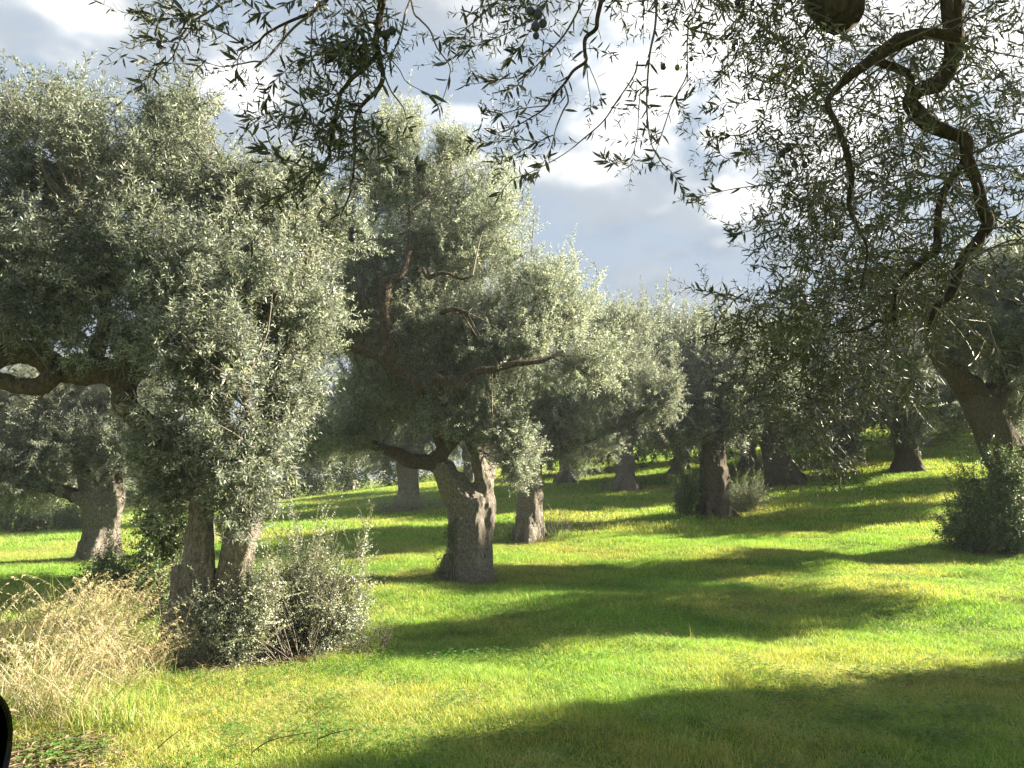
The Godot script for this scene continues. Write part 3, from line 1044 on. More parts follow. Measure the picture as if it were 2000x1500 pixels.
	hanging(o, [[557, 378], [520, 430], [488, 480]], d, 1.6, 1.2, 0.25)
	hanging(o, [[760, 310], [800, 322], [818, 326]], d, 1.6, 1.2, 0.3)
	# the middle spray against the bright cloud
	d = 2.65
	hanging(o, [[1190, -60], [1168, 28], [1164, 56], [1144, 74], [1142, 100], [1144, 120], [1120, 138], [1102, 164], [1080, 188], [1066, 210], [1040, 228], [996, 252], [960, 262]], d, 11, 1.4, 0.9)
	hanging(o, [[1102, 166], [1110, 196], [1100, 216], [1086, 250], [1076, 290], [1060, 320], [1045, 348]], d, 4, 1.3, 0.8)
	hanging(o, [[1146, 120], [1148, 156], [1154, 200], [1152, 215]], d, 2.6, 1.3, 0.35)
	hanging(o, [[1150, 128], [1166, 166], [1176, 196]], d, 2.2, 1.2, 0.2)
	hanging(o, [[1150, -20], [1110, 56], [1080, 94], [1060, 116], [1036, 140], [1008, 168], [988, 178]], d, 5, 1.3, 1.5)
	hanging(o, [[1072, 206], [1020, 212], [980, 222], [954, 226], [940, 220]], d, 2.8, 1.2, 2.2)
	hanging(o, [[1080, 264], [1050, 278], [1008, 300], [985, 312], [960, 318]], d, 2.8, 1.2, 1.4)
	hanging(o, [[1050, 278], [1004, 272], [950, 280], [926, 276]], d, 2.6, 1.2, 2.0)
	hanging(o, [[1040, 130], [1008, 150], [980, 154], [956, 160], [910, 165]], d, 2.6, 1.2, 1.5)
	hanging(o, [[1060, 20], [1000, 60], [955, 80], [905, 98]], d, 3.5, 1.2, 2.6)
	hanging(o, [[1075, -10], [1050, 30], [1030, 70], [1010, 100], [990, 118]], d, 4, 1.2, 2.6)
	hanging(o, [[1000, -20], [960, 10], [930, 40], [900, 62], [880, 80]], d, 4, 1.2, 2.6)
	hanging(o, [[1284, -40], [1280, 48], [1269, 106], [1264, 174], [1264, 224], [1272, 280], [1292, 316], [1314, 339], [1339, 378]], d, 6, 1.3, 1.2)
	hanging(o, [[1520, 350], [1493, 361], [1452, 366], [1412, 373], [1384, 380], [1362, 384]], d, 3.2, 1.2, 1.3)
	hanging(o, [[1245, 120], [1238, 148], [1202, 202], [1177, 238], [1136, 274], [1100, 302], [1040, 335], [1000, 352], [972, 384]], d, 4, 1.2, 0.7)
	hanging(o, [[1264, 170], [1252, 174], [1247, 224], [1244, 269], [1230, 311], [1196, 319], [1178, 308]], d, 2.6, 1.2, 1.6)
	hanging(o, [[1345, 40], [1342, 90], [1342, 143], [1325, 179], [1311, 207], [1292, 263], [1278, 305], [1268, 322]], d, 4, 1.2, 0.9)
	hanging(o, [[1350, 150], [1320, 190], [1330, 200], [1350, 186]], d, 2.2, 1.2, 1.2)
	hanging(o, [[1480, 60], [1440, 110], [1416, 140], [1404, 156]], d, 3, 1.2, 2.0)
	hanging(o, [[1500, 170], [1456, 200], [1420, 200], [1392, 212]], d, 3, 1.2, 2.0)
	hanging(o, [[1500, 230], [1450, 262], [1412, 264], [1386, 268]], d, 3, 1.2, 2.2)
	hanging(o, [[1490, 290], [1456, 300], [1420, 310], [1398, 290]], d, 3, 1.2, 1.6)
	hanging(o, [[1540, 440], [1500, 432], [1460, 452], [1428, 456]], 3.0, 3, 1.2, 2.0)
	hanging(o, [[1600, 600], [1500, 600], [1440, 580], [1400, 572], [1366, 566]], 3.2, 4, 1.2, 1.5)
	hanging(o, [[1600, 640], [1500, 650], [1420, 640], [1380, 660]], 3.2, 4, 1.2, 1.5)
	hanging(o, [[1560, 700], [1480, 740], [1440, 800], [1400, 840], [1376, 850]], 3.2, 4, 1.2, 0.9)
	# procedural twigs: leafy mass at the right and along the top edge [x, y, depth, radius across, radius up and down, radius in depth, shoots, hang]
	for q in [[1010, -20, 2.6, 110, 60, 0.2, 26, 0.5], [1180, -30, 2.8, 130, 50, 0.25, 22, 0.5], [1400, 10, 2.8, 150, 70, 0.3, 75, 0.6], [1500, 90, 3.0, 120, 90, 0.3, 70, 0.7], [700, 20, 2.35, 100, 60, 0.15, 14, 0.5], [685, 105, 2.3, 55, 45, 0.1, 22, 0.4], [640, 245, 2.3, 45, 55, 0.1, 13, 0.5], [705, 290, 2.3, 40, 60, 0.1, 12, 0.5], [600, 340, 2.3, 60, 40, 0.1, 8, 0.4],
			[1560, 250, 3.1, 120, 150, 0.35, 130, 0.7], [1700, 150, 3.3, 180, 180, 0.3, 150, 0.6], [1900, 120, 3.3, 140, 190, 0.4, 150, 0.7], [1700, 350, 3.4, 190, 130, 0.4, 170, 0.7], [1900, 360, 3.5, 130, 150, 0.4, 120, 0.7],
			[1560, 440, 3.3, 110, 110, 0.3, 100, 0.6], [1700, 560, 3.6, 200, 130, 0.5, 190, 0.5], [1520, 640, 3.5, 150, 90, 0.4, 90, 0.3], [1640, 740, 3.8, 190, 110, 0.5, 150, 0.5], [1830, 560, 4.0, 150, 110, 0.5, 80, 0.5], [1600, 860, 3.9, 110, 60, 0.4, 34, 0.6], [1480, 780, 3.7, 80, 70, 0.3, 22, 0.4], [1640, 920, 3.9, 22, 26, 0.2, 8, 1.0]]:
		for k in int(q[6] * (0.8 if q[0] > 1390 and q[1] < 500 else (1.35 if q[1] > 500 else 0.9))):
			var a := rdir() * pow(rng.randf(), 0.4)
			var p := at(q[0] + a.x * q[3], q[1] + a.y * q[4], q[2] + a.z * q[5] + (0.25 if q[0] > 1500 else 0.0)) - o.position
			var dd := (Vector3(rnd(-0.9, 0.6), -q[7] + rnd(-0.45, 0.6), rnd(-0.6, 0.6))).normalized()
			shoot_spots.append(Transform3D(along(dd, rnd(0, TAU)).scaled(Vector3.ONE * rnd(0.7, 1.15)), p - dd * 0.13))
	# the rest of its crown, to the right of the view
	for q in [[Vector3(4.5, 3.8, -4.4), Vector3(1.0, 1.4, 1.3), 520], [Vector3(4.6, 3.6, -2.4), Vector3(1.2, 1.4, 1.4), 420], [Vector3(5.6, 4.4, -3.6), Vector3(1.3, 1.3, 1.6), 420], [Vector3(3.0, 4.4, -2.6), Vector3(1.4, 0.7, 1.2), 160]]:
		for k in int(q[2]):
			var p: Vector3 = q[0] + rdir() * q[1] * pow(rng.randf(), 0.4) - o.position
			var dd := (rdir() + Vector3.DOWN * 0.3).normalized()
			shoot_spots.append(Transform3D(along(dd, rnd(0, TAU)).scaled(Vector3.ONE * rnd(1.2, 1.8)), p))
	# thin hanging twigs inside the mass
	var tw := Shape.new()
	for k in 110:
		var q: Vector3 = spots[rng.randi() % spots.size()]
		var a := q - o.position
		var l := rnd(0.2, 0.6)
		var dd := Vector3(rnd(-1, 0.8), rnd(-0.7, 0.6), rnd(-0.5, 0.7)).normalized()
		var m := a + dd * l * 0.5 + rdir() * 0.05
		var e := a + dd * l * 0.8 + Vector3(rnd(-0.1, 0.1), -0.3 * l, rnd(-0.1, 0.1))
		tube(tw, smooth_line([Vector4(a.x, a.y, a.z, 0.004), Vector4(m.x, m.y, m.z, 0.003), Vector4(e.x, e.y, e.z, 0.0012)], 4), 4, 0.0, Color.WHITE, false)
		for j in 3:
			shoot_spots.append(Transform3D(along((dd + rdir() * 0.8 + Vector3.DOWN * 0.3).normalized(), rnd(0, TAU)).scaled(Vector3.ONE * rnd(0.6, 1.0)), m.lerp(e, rnd(0, 1))))
	part("twigs", done(tw), M.near_twig, o, "stuff")
	var by := [[], [], [], [], []]
	for t in shoot_spots: by[rng.randi() % 5].append(t)
	for k in 5: scatter("foliage", fine_sprigs[k], M.shaded_near_leaf, by[k], tints(by[k].size(), 0.75, 1.25), o)
	by = [[], [], [], []]
	for t in loose_leaves: by[rng.randi() % 4].append(t)
	for k in 4: scatter("loose_leaves", leaf_meshes[k], M.shaded_near_leaf, by[k], tints(by[k].size(), 0.8, 1.25), o)
	# olives
	for q in [[312, 88, 2.3, 15], [587, 125, 2.3, 15], [754, 68, 2.28, 18], [766, 60, 2.3, 17], [1036, 22, 2.3, 19], [1050, 28, 2.3, 20], [1046, 52, 2.25, 19], [1060, 46, 2.35, 18], [1047, 70, 2.3, 14], [817, 330, 2.3, 11], [1271, 323, 2.6, 11], [1540, 288, 2.9, 15], [1527, 300, 2.9, 15], [1552, 321, 2.9, 14], [1572, 322, 2.9, 13], [1541, 338, 2.9, 11], [688, 450, 2.2, 14], [687, 465, 2.2, 14], [481, 485, 2.2, 14], [1694, 446, 3.0, 13], [1990, 452, 3.2, 8], [1989, 472, 3.2, 10], [1296, 130, 2.6, 12], [1350, 115, 2.6, 9], [1482, 694, 3.2, 8], [1647, 72, 2.55, 13], [1440, 6, 2.7, 12]]:
		olive_fruit(o, q[0], q[1], q[2], q[3])
	olive_fruit(o, 293, 38, 2.3, 10, true)
	olive_fruit(o, 1323, 132, 2.6, 11, true)

# ---------------------------------------------------------------- the car mirror at the lower left
func car_mirror() -> void:
	var c := at(-190, 1470, 0.75)
	var o := thing("car_mirror", c, "smooth black rounded car mirror housing cut off by the left edge", "car mirror")
	var s := Shape.new()
	var a := Vector3(0.094, 0.066, 0.05)
	var rings := 24
	var segs := 48
	for k in rings + 1:
		var v := PI * (float(k) / rings - 0.5)
		for j in segs:
			var u := TAU * j / segs
			var f := func(x: float, e: float) -> float: return signf(x) * pow(absf(x), e)
			s.v.append(Vector3(a.x * f.call(cos(v), 0.8) * f.call(cos(u), 0.62), a.y * f.call(cos(v), 0.8) * f.call(sin(u), 0.78), a.z * f.call(sin(v), 0.7)))
			s.n.append((s.v[-1] / (a * a)).normalized())
	for k in rings:
		for j in segs:
			var p := k * segs + j
			var q := k * segs + (j + 1) % segs
			s.i.append_array(PackedInt32Array([p, q, p + segs, q, q + segs, p + segs]))
	part("housing", array_mesh(s.v, PackedColorArray(), s.n, s.i), M.black, o)
	var g := BoxMesh.new()
	g.size = Vector3(0.15, 0.1, 0.004)
	part("mirror_glass", g, M.glass, o).position = Vector3(0, 0, 0.0515)
	var arm := Shape.new()
	tube(arm, smooth_line([Vector4(-0.06, -0.02, 0.0, 0.02), Vector4(-0.14, -0.06, 0.04, 0.024), Vector4(-0.2, -0.1, 0.1, 0.03)], 4), 12, 0.0, Color.WHITE)
	part("arm", done(arm), M.black, o)

# ----------------------------------------------------------------
func _ready() -> void:
	var cam := Camera3D.new()
	cam.name = "camera"
	cam.fov = rad_to_deg(2.0 * atan(750.0 / FOCAL))
	cam.near = 0.05
	cam.far = 1200.0
	cam.position = EYE
	cam.rotation = Vector3(PITCH, 0, 0)
	cam.current = true
	add_child(cam)
	var pano := PanoramaSkyMaterial.new()
	pano.panorama = ImageTexture.create_from_image(sky_image())
	var env := Environment.new()
	env.background_mode = Environment.BG_SKY
	env.sky = Sky.new()
	env.sky.sky_material = pano
	env.tonemap_mode = Environment.TONE_MAPPER_LINEAR
	env.tonemap_exposure = EXPOSURE
	env.fog_enabled = true
	env.fog_density = 0.0009
	env.fog_light_color = Color(0.86, 0.9, 0.95)
	env.sdfgi_enabled = true
	env.ssao_enabled = true
	env.ssil_enabled = true
	var we := WorldEnvironment.new()
	we.name = "environment"
	we.environment = env
	add_child(we)
	var sun := DirectionalLight3D.new()
	sun.name = "sun"
	sun.light_color = Color(1.0, 0.945, 0.86)
	sun.light_energy = 1.6
	sun.light_angular_distance = 0.5
	sun.shadow_enabled = true
	sun.sky_mode = DirectionalLight3D.SKY_MODE_LIGHT_ONLY
	sun.basis = Basis.looking_at(-sun_towards())
	add_child(sun)

	rng.seed = 20241
	noise.seed = 3
	noise.frequency = 0.02
	noise.fractal_octaves = 3
	lumps.seed = 8
	lumps.frequency = 0.02
	lumps.fractal_octaves = 2
	materials()
	for k in 5: near_sprigs.append(sprig(rnd(0.24, 0.34), 15, 0.060, 0.0125, 1, 0.62, rnd(-0.3, 0.8), 0.0022))
	for k in 5: sprigs.append(sprig(rnd(0.26, 0.36), 14, 0.064, 0.015, 0, 0.62, rnd(-0.3, 0.8), 0.0024))
	for k in 4: far_sprigs.append(sprig(rnd(0.3, 0.4), 11, 0.085, 0.023, 0, 0.62, rnd(-0.2, 0.8), 0.003))
	for k in 5: fine_sprigs.append(sprig(rnd(0.22, 0.32), 9, 0.056, 0.0098, 2, 0.6, rnd(0.2, 0.9), 0.0014, 3))
	var privet := []
	for k in 4: privet.append(sprig(rnd(0.26, 0.36), 14, 0.021, 0.013, 1, 0.75, 0.1, 0.0018, 1))
	var green := []
	for k in 3: green.append(sprig(rnd(0.25, 0.35), 8, 0.042, 0.024, 1, 0.8, 0.4, 0.0018, 2))

	ground()
	grass()
	clover()
	litter()
	seed_stems()

	# --- the big tree at the left
	var b := on_ground(410, 1292)
	var o := thing("olive_tree", b, "big bushy olive tree at the left with a split double trunk behind the pale shrub", "olive tree", "olive trees of the grove")
	var d := -b.z
	var bones := bones_px(o, [[[376, 1330, 106], [385, 1230, 80], [388, 1130, 64], [391, 1050, 55], [398, 970, 46], [416, 890, 46, 0.1]], [[446, 1330, 90, 0.1], [453, 1230, 76, 0.08], [461, 1130, 66, 0.06], [471, 1050, 61], [492, 965, 52], [524, 880, 48]], [[342, 1330, 74, -0.05], [346, 1230, 50, -0.05], [352, 1120, 34, 0.0]], [[402, 970, 54], [350, 890, 44], [300, 840, 40]]], d)
	part("trunk", trunk_mesh(bones, 0.024, 0.05, [[at(383, 1075, d - 0.13) - b, 0.035], [at(383, 1090, d - 0.13) - b, 0.03]], 0.03), M.bark, o)
	var spots := []
	spots += limb_px(o, [[350, 890, 44], [290, 835, 42], [248, 795, 44], [244, 760, 46], [258, 715, 44], [285, 690, 34], [300, 655, 26], [320, 600, 20], [330, 520, 14], [340, 430, 8]], d)
	spots += limb_px(o, [[265, 705, 26, -0.05], [262, 680, 20, -0.08], [285, 655, 16, -0.08], [300, 640, 10, -0.05]], d, 9)
	spots += limb_px(o, [[255, 750, 50, 0.1], [215, 725, 52, 0.05], [160, 728, 54], [115, 720, 50], [70, 692, 46], [20, 690, 44], [-60, 720, 40], [-140, 690, 30, 0.2], [-200, 600, 16, 0.3]], d)
	spots += limb_px(o, [[110, 725, 40], [84, 752, 36], [60, 756, 34], [20, 748, 34], [-30, 725, 30], [-90, 640, 22], [-130, 520, 10]], d - 0.1)
	spots += limb_px(o, [[175, 725, 36], [190, 680, 32], [205, 620, 24], [200, 520, 17], [180, 420, 8]], d + 0.2)
	spots += limb_px(o, [[415, 905, 52, 0.1], [428, 800, 42, 0.1], [425, 680, 34, 0.2], [445, 560, 26, 0.2], [450, 450, 16, 0.3], [460, 330, 7, 0.3]], d)
	spots += limb_px(o, [[515, 890, 50], [545, 790, 40, 0.1], [560, 680, 30, 0.2], [590, 580, 20, 0.3], [600, 480, 10, 0.3]], d)
	spots += limb_px(o, [[490, 960, 22, -0.1], [500, 900, 20, -0.4], [490, 830, 14, -0.55], [470, 740, 8, -0.6]], d, 8)
	var cut := CylinderMesh.new()
	cut.top_radius = 0.036
	cut.bottom_radius = 0.05
	cut.height = 0.05
	var ce := part("sawn_stub", cut, M.cut, o)
	ce.set_meta("label", "pale sawn end of a cut limb")
	ce.position = at(238, 796, d - 0.11) - b
	ce.rotation = Vector3(1.3, 0.3, 0)
	crown(o, lobes_px([[220, 330, d + 0.8, Vector3(1.35, 0.62, 1.2), 210], [-110, 430, d + 0.6, Vector3(1.1, 0.8, 1.2), 150], [470, 400, d + 0.7, Vector3(0.65, 0.55, 0.8), 110], [120, 520, d + 0.3, Vector3(1.5, 0.6, 1.1), 220], [430, 540, d, Vector3(0.85, 0.6, 0.9), 150], [400, 700, d - 0.6, Vector3(0.5, 0.5, 0.45), 75], [490, 880, d - 0.5, Vector3(0.42, 0.42, 0.35), 60], [590, 600, d + 0.4, Vector3(0.42, 0.75, 0.6), 90], [330, 880, d + 0.3, Vector3(0.35, 0.3, 0.4), 32], [320, 840, d - 0.35, Vector3(0.24, 0.3, 0.18), 22], [330, 940, d - 0.1, Vector3(0.25, 0.25, 0.2), 16], [200, 660, d - 0.3, Vector3(0.5, 0.12, 0.25), 26], [560, 780, d + 0.2, Vector3(0.35, 0.4, 0.4), 46], [610, 430, d + 1.2, Vector3(0.5, 0.5, 0.6), 70], [470, 960, d - 0.3, Vector3(0.28, 0.2, 0.2), 16], [120, 230, d + 0.9, Vector3(0.55, 0.3, 0.6), 50], [340, 230, d + 0.8, Vector3(0.5, 0.32, 0.6), 50], [10, 620, d - 0.2, Vector3(0.9, 0.25, 0.6), 60]]), near_sprigs, 1.0, 9, -0.13, spots, 0.6, 0.8, 1.25, "leaf", 0.72)

	# --- the tree in the middle
	b = on_ground(916, 1133)
	o = thing("olive_tree", b, "forked olive tree in the sunlit middle with a stout trunk open to view", "olive tree", "olive trees of the grove")
	d = -b.z
	bones = bones_px(o, [[[915, 1150, 108], [917, 1085, 88], [920, 1030, 84], [922, 985, 84]], [[908, 985, 70], [890, 950, 56], [868, 920, 46], [850, 900, 36]], [[938, 990, 56], [945, 950, 42], [942, 915, 36], [934, 885, 30]], [[870, 1150, 40, -0.15], [885, 1105, 34, -0.1], [890, 1060, 30, -0.12]], [[955, 1150, 36, 0.0], [950, 1100, 32, -0.05], [950, 1010, 30, -0.08]], [[905, 1150, 34, -0.36], [906, 1118, 24, -0.3]], [[945, 950, 40], [962, 915, 26, 0.3]]], d)
	part("trunk", trunk_mesh(bones, 0.03, 0.07, [[at(911, 1052, d - 0.36) - b, 0.05], [at(877, 949, d - 0.25) - b, 0.03]], 0.05), M.bark, o)
	spots = []
	spots += limb_px(o, [[862, 912, 36], [835, 903, 30], [800, 900, 28, -0.1], [770, 884, 26, -0.1], [736, 872, 20, -0.1], [690, 856, 14], [640, 846, 8]], d)
	spots += limb_px(o, [[855, 905, 32], [864, 886, 26, -0.1], [880, 868, 24, -0.15], [897, 850, 22, -0.2]], d)
	spots += limb_px(o, [[866, 886, 24], [850, 830, 22, -0.2], [830, 780, 20, -0.6], [818, 754, 20, -0.9], [790, 730, 19, -0.95], [757, 706, 22, -1.0], [704, 682, 22, -1.0], [660, 668, 22, -1.0], [630, 650, 18, -0.9], [600, 600, 9, -0.7]], d)
	spots += limb_px(o, [[757, 706, 26, -1.02], [760, 670, 25, -1.05], [752, 630, 24, -1.05], [750, 590, 24, -1.05], [757, 552, 24, -1.05], [785, 534, 15, -1.0], [800, 480, 9, -0.8], [800, 400, 5, -0.6]], d)
	spots += limb_px(o, [[700, 682, 14, -1.0], [712, 640, 11, -1.1], [716, 600, 10, -1.1], [700, 560, 5, -1.0]], d, 8)
	spots += limb_px(o, [[890, 860, 18, -0.3], [872, 800, 18, -0.7], [848, 738, 16, -1.1], [868, 744, 18, -1.15], [884, 741, 18, -1.15], [895, 756, 20, -1.15], [914, 736, 18, -1.15], [940, 724, 15, -1.15], [965, 722, 14, -1.15], [1005, 711, 12, -1.15], [1058, 705, 9, -1.1], [1100, 686, 6, -1.0]], d)
	spots += limb_px(o, [[826, 524, 6, -1.05], [836, 541, 10, -1.1], [858, 534, 9, -1.1], [880, 536, 7, -1.1], [902, 545, 5, -1.1], [925, 538, 3, -1.1]], d, 8)
	spots += limb_px(o, [[858, 614, 7, -1.2], [872, 607, 10, -1.2], [890, 604, 10, -1.2], [915, 612, 8, -1.2]], d, 8)
	spots += limb_px(o, [[936, 890, 28], [950, 840, 22], [980, 760, 16], [1020, 660, 11], [1050, 580, 6]], d + 0.4)
	spots += limb_px(o, [[934, 890, 26], [900, 800, 22, 0.5], [880, 680, 17, 0.7], [860, 540, 12, 0.7], [830, 400, 6, 0.6]], d)
	crown(o, lobes_px([[790, 345, d + 0.6, Vector3(1.1, 0.75, 1.2), 230], [930, 430, d + 0.5, Vector3(1.05, 1.1, 1.2), 260], [1060, 600, d + 0.4, Vector3(0.95, 0.9, 1.2), 220], [800, 520, d + 0.5, Vector3(1.4, 1.0, 1.2), 300], [680, 620, d + 0.3, Vector3(0.9, 0.9, 1.0), 170], [900, 720, d + 0.4, Vector3(1.6, 0.55, 1.1), 230], [1008, 885, d - 0.5, Vector3(0.27, 0.55, 0.35), 80], [940, 755, d - 0.2, Vector3(0.8, 0.3, 0.8), 80], [1150, 700, d + 0.2, Vector3(0.6, 0.6, 0.8), 90], [640, 850, d + 0.6, Vector3(0.75, 0.55, 0.7), 100], [760, 790, d + 0.3, Vector3(0.75, 0.4, 0.8), 80], [860, 640, d - 0.5, Vector3(1.3, 0.7, 0.45), 90], [720, 740, d - 0.6, Vector3(0.7, 0.45, 0.4), 50], [865, 800, d - 0.6, Vector3(0.65, 0.3, 0.35), 60], [945, 825, d - 0.6, Vector3(0.5, 0.32, 0.3), 42], [690, 830, d + 0.1, Vector3(0.5, 0.4, 0.5), 40], [690, 850, d - 0.35, Vector3(0.4, 0.3, 0.25), 40], [780, 640, d - 0.8, Vector3(0.6, 0.6, 0.35), 36], [1000, 660, d - 0.5, Vector3(0.9, 0.6, 0.5), 80], [700, 560, d - 0.4, Vector3(0.5, 0.7, 0.5), 60], [880, 480, d - 0.3, Vector3(1.1, 0.6, 0.5), 80], [760, 640, d + 0.8, Vector3(1.1, 0.8, 0.9), 150], [900, 600, d + 0.8, Vector3(1.1, 0.8, 0.9), 150], [700, 480, d + 0.7, Vector3(0.6, 0.9, 0.8), 90], [640, 430, d + 0.8, Vector3(0.6, 0.7, 0.8), 90], [610, 590, d + 0.6, Vector3(0.6, 0.9, 0.8), 90], [790, 250, d + 0.5, Vector3(0.5, 0.4, 0.6), 50], [890, 290, d + 0.5, Vector3(0.45, 0.35, 0.6), 40]]), sprigs, 1.05, 7, -0.22, spots, 0.6, 1.0, 1.55, "leaf", 0.5)

	# --- trees behind, each with its own trunk and crown
	var G := "olive trees of the grove"
	b = on_ground(1034, 1052); d = -b.z
	grove_tree(b, 0.62, 1.6, Vector3(0.05, 0, 0), lobes_px([[1130, 840, d, Vector3(0.9, 1.0, 0.9), 150], [1200, 720, d + 0.5, Vector3(1.2, 1.0, 1.2), 200], [1285, 770, d - 0.3, Vector3(0.6, 0.7, 0.6), 90], [1060, 780, d + 0.6, Vector3(0.9, 0.9, 0.9), 120], [1230, 630, d + 0.6, Vector3(0.8, 0.5, 0.8), 70]]), "olive tree just behind the forked tree, its foliage hanging low over bare twigs", 1.15, sprigs)
	b = on_ground(1398, 1005); d = -b.z
	grove_tree(b, 0.74, 2.0, Vector3(0.0, 0, 0), lobes_px([[1400, 720, d, Vector3(1.4, 1.1, 1.4), 190], [1320, 820, d, Vector3(0.9, 0.9, 1.0), 110], [1400, 830, d - 0.4, Vector3(0.9, 0.5, 0.7), 80], [1490, 750, d + 0.5, Vector3(1.0, 0.8, 1.2), 110], [1400, 660, d + 0.8, Vector3(0.9, 0.7, 1.2), 80]]), "shaded olive tree with a dark straight trunk between two low shrubs", 1.3, far_sprigs, -0.12, 6, false, 0.75, 1.15, "shaded_bark")
	b = on_ground(1532, 945); d = -b.z
	grove_tree(b, 1.0, 1.7, Vector3(-0.45, 0, 0), lobes_px([[1480, 700, d, Vector3(2.0, 1.5, 1.8), 170], [1600, 740, d, Vector3(1.9, 1.3, 1.6), 150], [1410, 760, d + 1, Vector3(1.2, 1.0, 1.2), 80], [1530, 820, d - 0.6, Vector3(1.5, 0.7, 0.9), 80], [1640, 840, d, Vector3(1.1, 0.8, 0.9), 60], [1560, 640, d + 0.6, Vector3(1.6, 1.0, 1.4), 90]]), "olive tree with a thick leaning trunk lit at its foot, right of the shaded tree", 1.6, far_sprigs, -0.12, 6, false, 0.75, 1.15, "shaded_bark")
	b = on_ground(1222, 957); d = -b.z
	grove_tree(b, 0.75, 1.6, Vector3(0.0, 0, 0), lobes_px([[1250, 680, d, Vector3(2.1, 1.5, 1.8), 170], [1180, 780, d, Vector3(1.7, 1.2, 1.5), 120], [1320, 790, d, Vector3(1.4, 1.0, 1.3), 90], [1330, 660, d + 1, Vector3(1.4, 1.1, 1.4), 90], [1160, 640, d + 0.5, Vector3(0.9, 1.0, 1.0), 50]]), "olive tree with a pale flared trunk foot left of the shaded tree", 1.6, far_sprigs)
	b = on_ground(1774, 920); d = -b.z
	grove_tree(b, 0.85, 1.8, Vector3(0.0, 0, 0), lobes_px([[1780, 700, d, Vector3(2.3, 1.6, 1.9), 190], [1680, 760, d, Vector3(1.6, 1.1, 1.5), 110], [1870, 740, d + 1, Vector3(1.7, 1.2, 1.5), 110], [1750, 810, d - 0.5, Vector3(1.4, 0.8, 0.9), 80], [1770, 580, d + 0.5, Vector3(1.8, 1.2, 1.5), 90]]), "olive tree with a grey fluted trunk on the slope at the right", 1.6, far_sprigs, -0.12, 6, false, 0.75, 1.15, "shaded_bark")
	b = on_ground(800, 994); d = -b.z
	grove_tree(b, 0.68, 2.2, Vector3(-0.15, 0, 0), lobes_px([[770, 860, d, Vector3(1.2, 0.8, 1.2), 100], [700, 800, d, Vector3(1.6, 1.2, 1.5), 130], [860, 780, d, Vector3(1.6, 1.3, 1.5), 130], [770, 700, d, Vector3(1.9, 1.4, 1.6), 120]]), "olive tree far behind the fork with grey scrub round its trunk", 1.5, far_sprigs)
	b = on_ground(195, 1095); d = -b.z
	grove_tree(b, 0.62, 1.0, Vector3(-0.08, 0, 0), lobes_px([[130, 850, d, Vector3(1.4, 0.9, 1.2), 190], [30, 920, d - 0.5, Vector3(0.8, 0.75, 0.8), 110], [270, 860, d, Vector3(0.9, 0.8, 0.9), 120], [90, 760, d + 0.4, Vector3(1.4, 0.8, 1.2), 150], [260, 770, d + 0.4, Vector3(1.1, 0.8, 1.0), 110], [-80, 850, d, Vector3(1.0, 1.0, 1.0), 90]]), "olive tree with a V-shaped twin trunk at the far left", 1.15, sprigs, -0.12, 7, true)
	b = on_ground(2040, 1062); d = -b.z
	o = thing("olive_tree", b, "olive tree at the right edge with a bare trunk leaning left over a dark bush", "olive tree", G)
	part("trunk", trunk_mesh(bones_px(o, [[[2050, 1085, 120], [2010, 990, 84], [1965, 890, 74], [1925, 810, 66], [1895, 760, 56]], [[1925, 810, 60], [1960, 740, 46, 0.3]], [[2020, 1080, 50, -0.3], [2005, 1010, 30, -0.1]]], d), 0.045, 0.06), M.shaded_bark, o)
	spots = []
	spots += limb_px(o, [[1905, 775, 56], [1870, 735, 42, -0.2], [1830, 690, 30, -0.4], [1800, 620, 18, -0.4], [1790, 540, 8, -0.4]], d)
	spots += limb_px(o, [[1950, 760, 46, 0.3], [1980, 690, 38, 0.3], [1990, 590, 24, 0.2], [1970, 480, 10, 0.2]], d)
	spots += limb_px(o, [[1975, 720, 36, 0.3], [2060, 640, 28, 0.3], [2120, 540, 14, 0.2]], d)
	crown(o, lobes_px([[1960, 620, d - 0.2, Vector3(1.0, 1.3, 1.2), 210], [1860, 640, d, Vector3(1.1, 0.9, 1.1), 150], [2080, 560, d, Vector3(1.6, 1.4, 1.4), 180], [2135, 620, 12.7, Vector3(0.8, 1.2, 0.8), 110], [2200, 720, 11.0, Vector3(0.95, 0.8, 1.1), 120], [2205, 570, 11.0, Vector3(1.0, 0.9, 1.1), 140], [2210, 450, 11.0, Vector3(0.9, 0.7, 1.0), 100], [1960, 790, d + 0.8, Vector3(0.8, 0.5, 0.6), 50], [2020, 740, d - 0.3, Vector3(0.45, 0.7, 0.6), 60], [1960, 540, d + 0.3, Vector3(1.2, 0.7, 1.2), 100]]), sprigs, 1.15, 7, -0.12, spots, 0.45)

	# --- further rows that close the view
	var far := [[345, 1000, 4.6, "olive tree deep in the grove behind the split trunk"], [565, 955, 5.4, "distant olive tree above the sunny strip left of the fork"], [690, 938, 5.2, "distant olive tree behind the scrubby one"], [920, 942, 5.0, "distant olive tree seen through the gap of the forked trunk"], [1110, 945, 5.6, "distant olive tree between the low hanging foliage and the pale flared trunk"], [1330, 925, 5.6, "distant olive tree whose top shows below the open sky"], [1465, 915, 5.4, "distant olive tree between the shaded trunk and the leaning trunk"], [1650, 895, 5.2, "distant olive tree behind the drooping near foliage"], [1795, 868, 4.8, "second olive tree up the slope just behind the grey fluted trunk"], [1900, 838, 5.0, "olive tree high on the slope behind the leaning bare trunk"], [2040, 850, 5.0, "olive tree high on the slope beyond the right edge"], [60, 1030, 4.4, "dark olive tree at the back of the left meadow"], [-60, 1035, 4.6, "olive tree at the back left corner of the meadow"]]
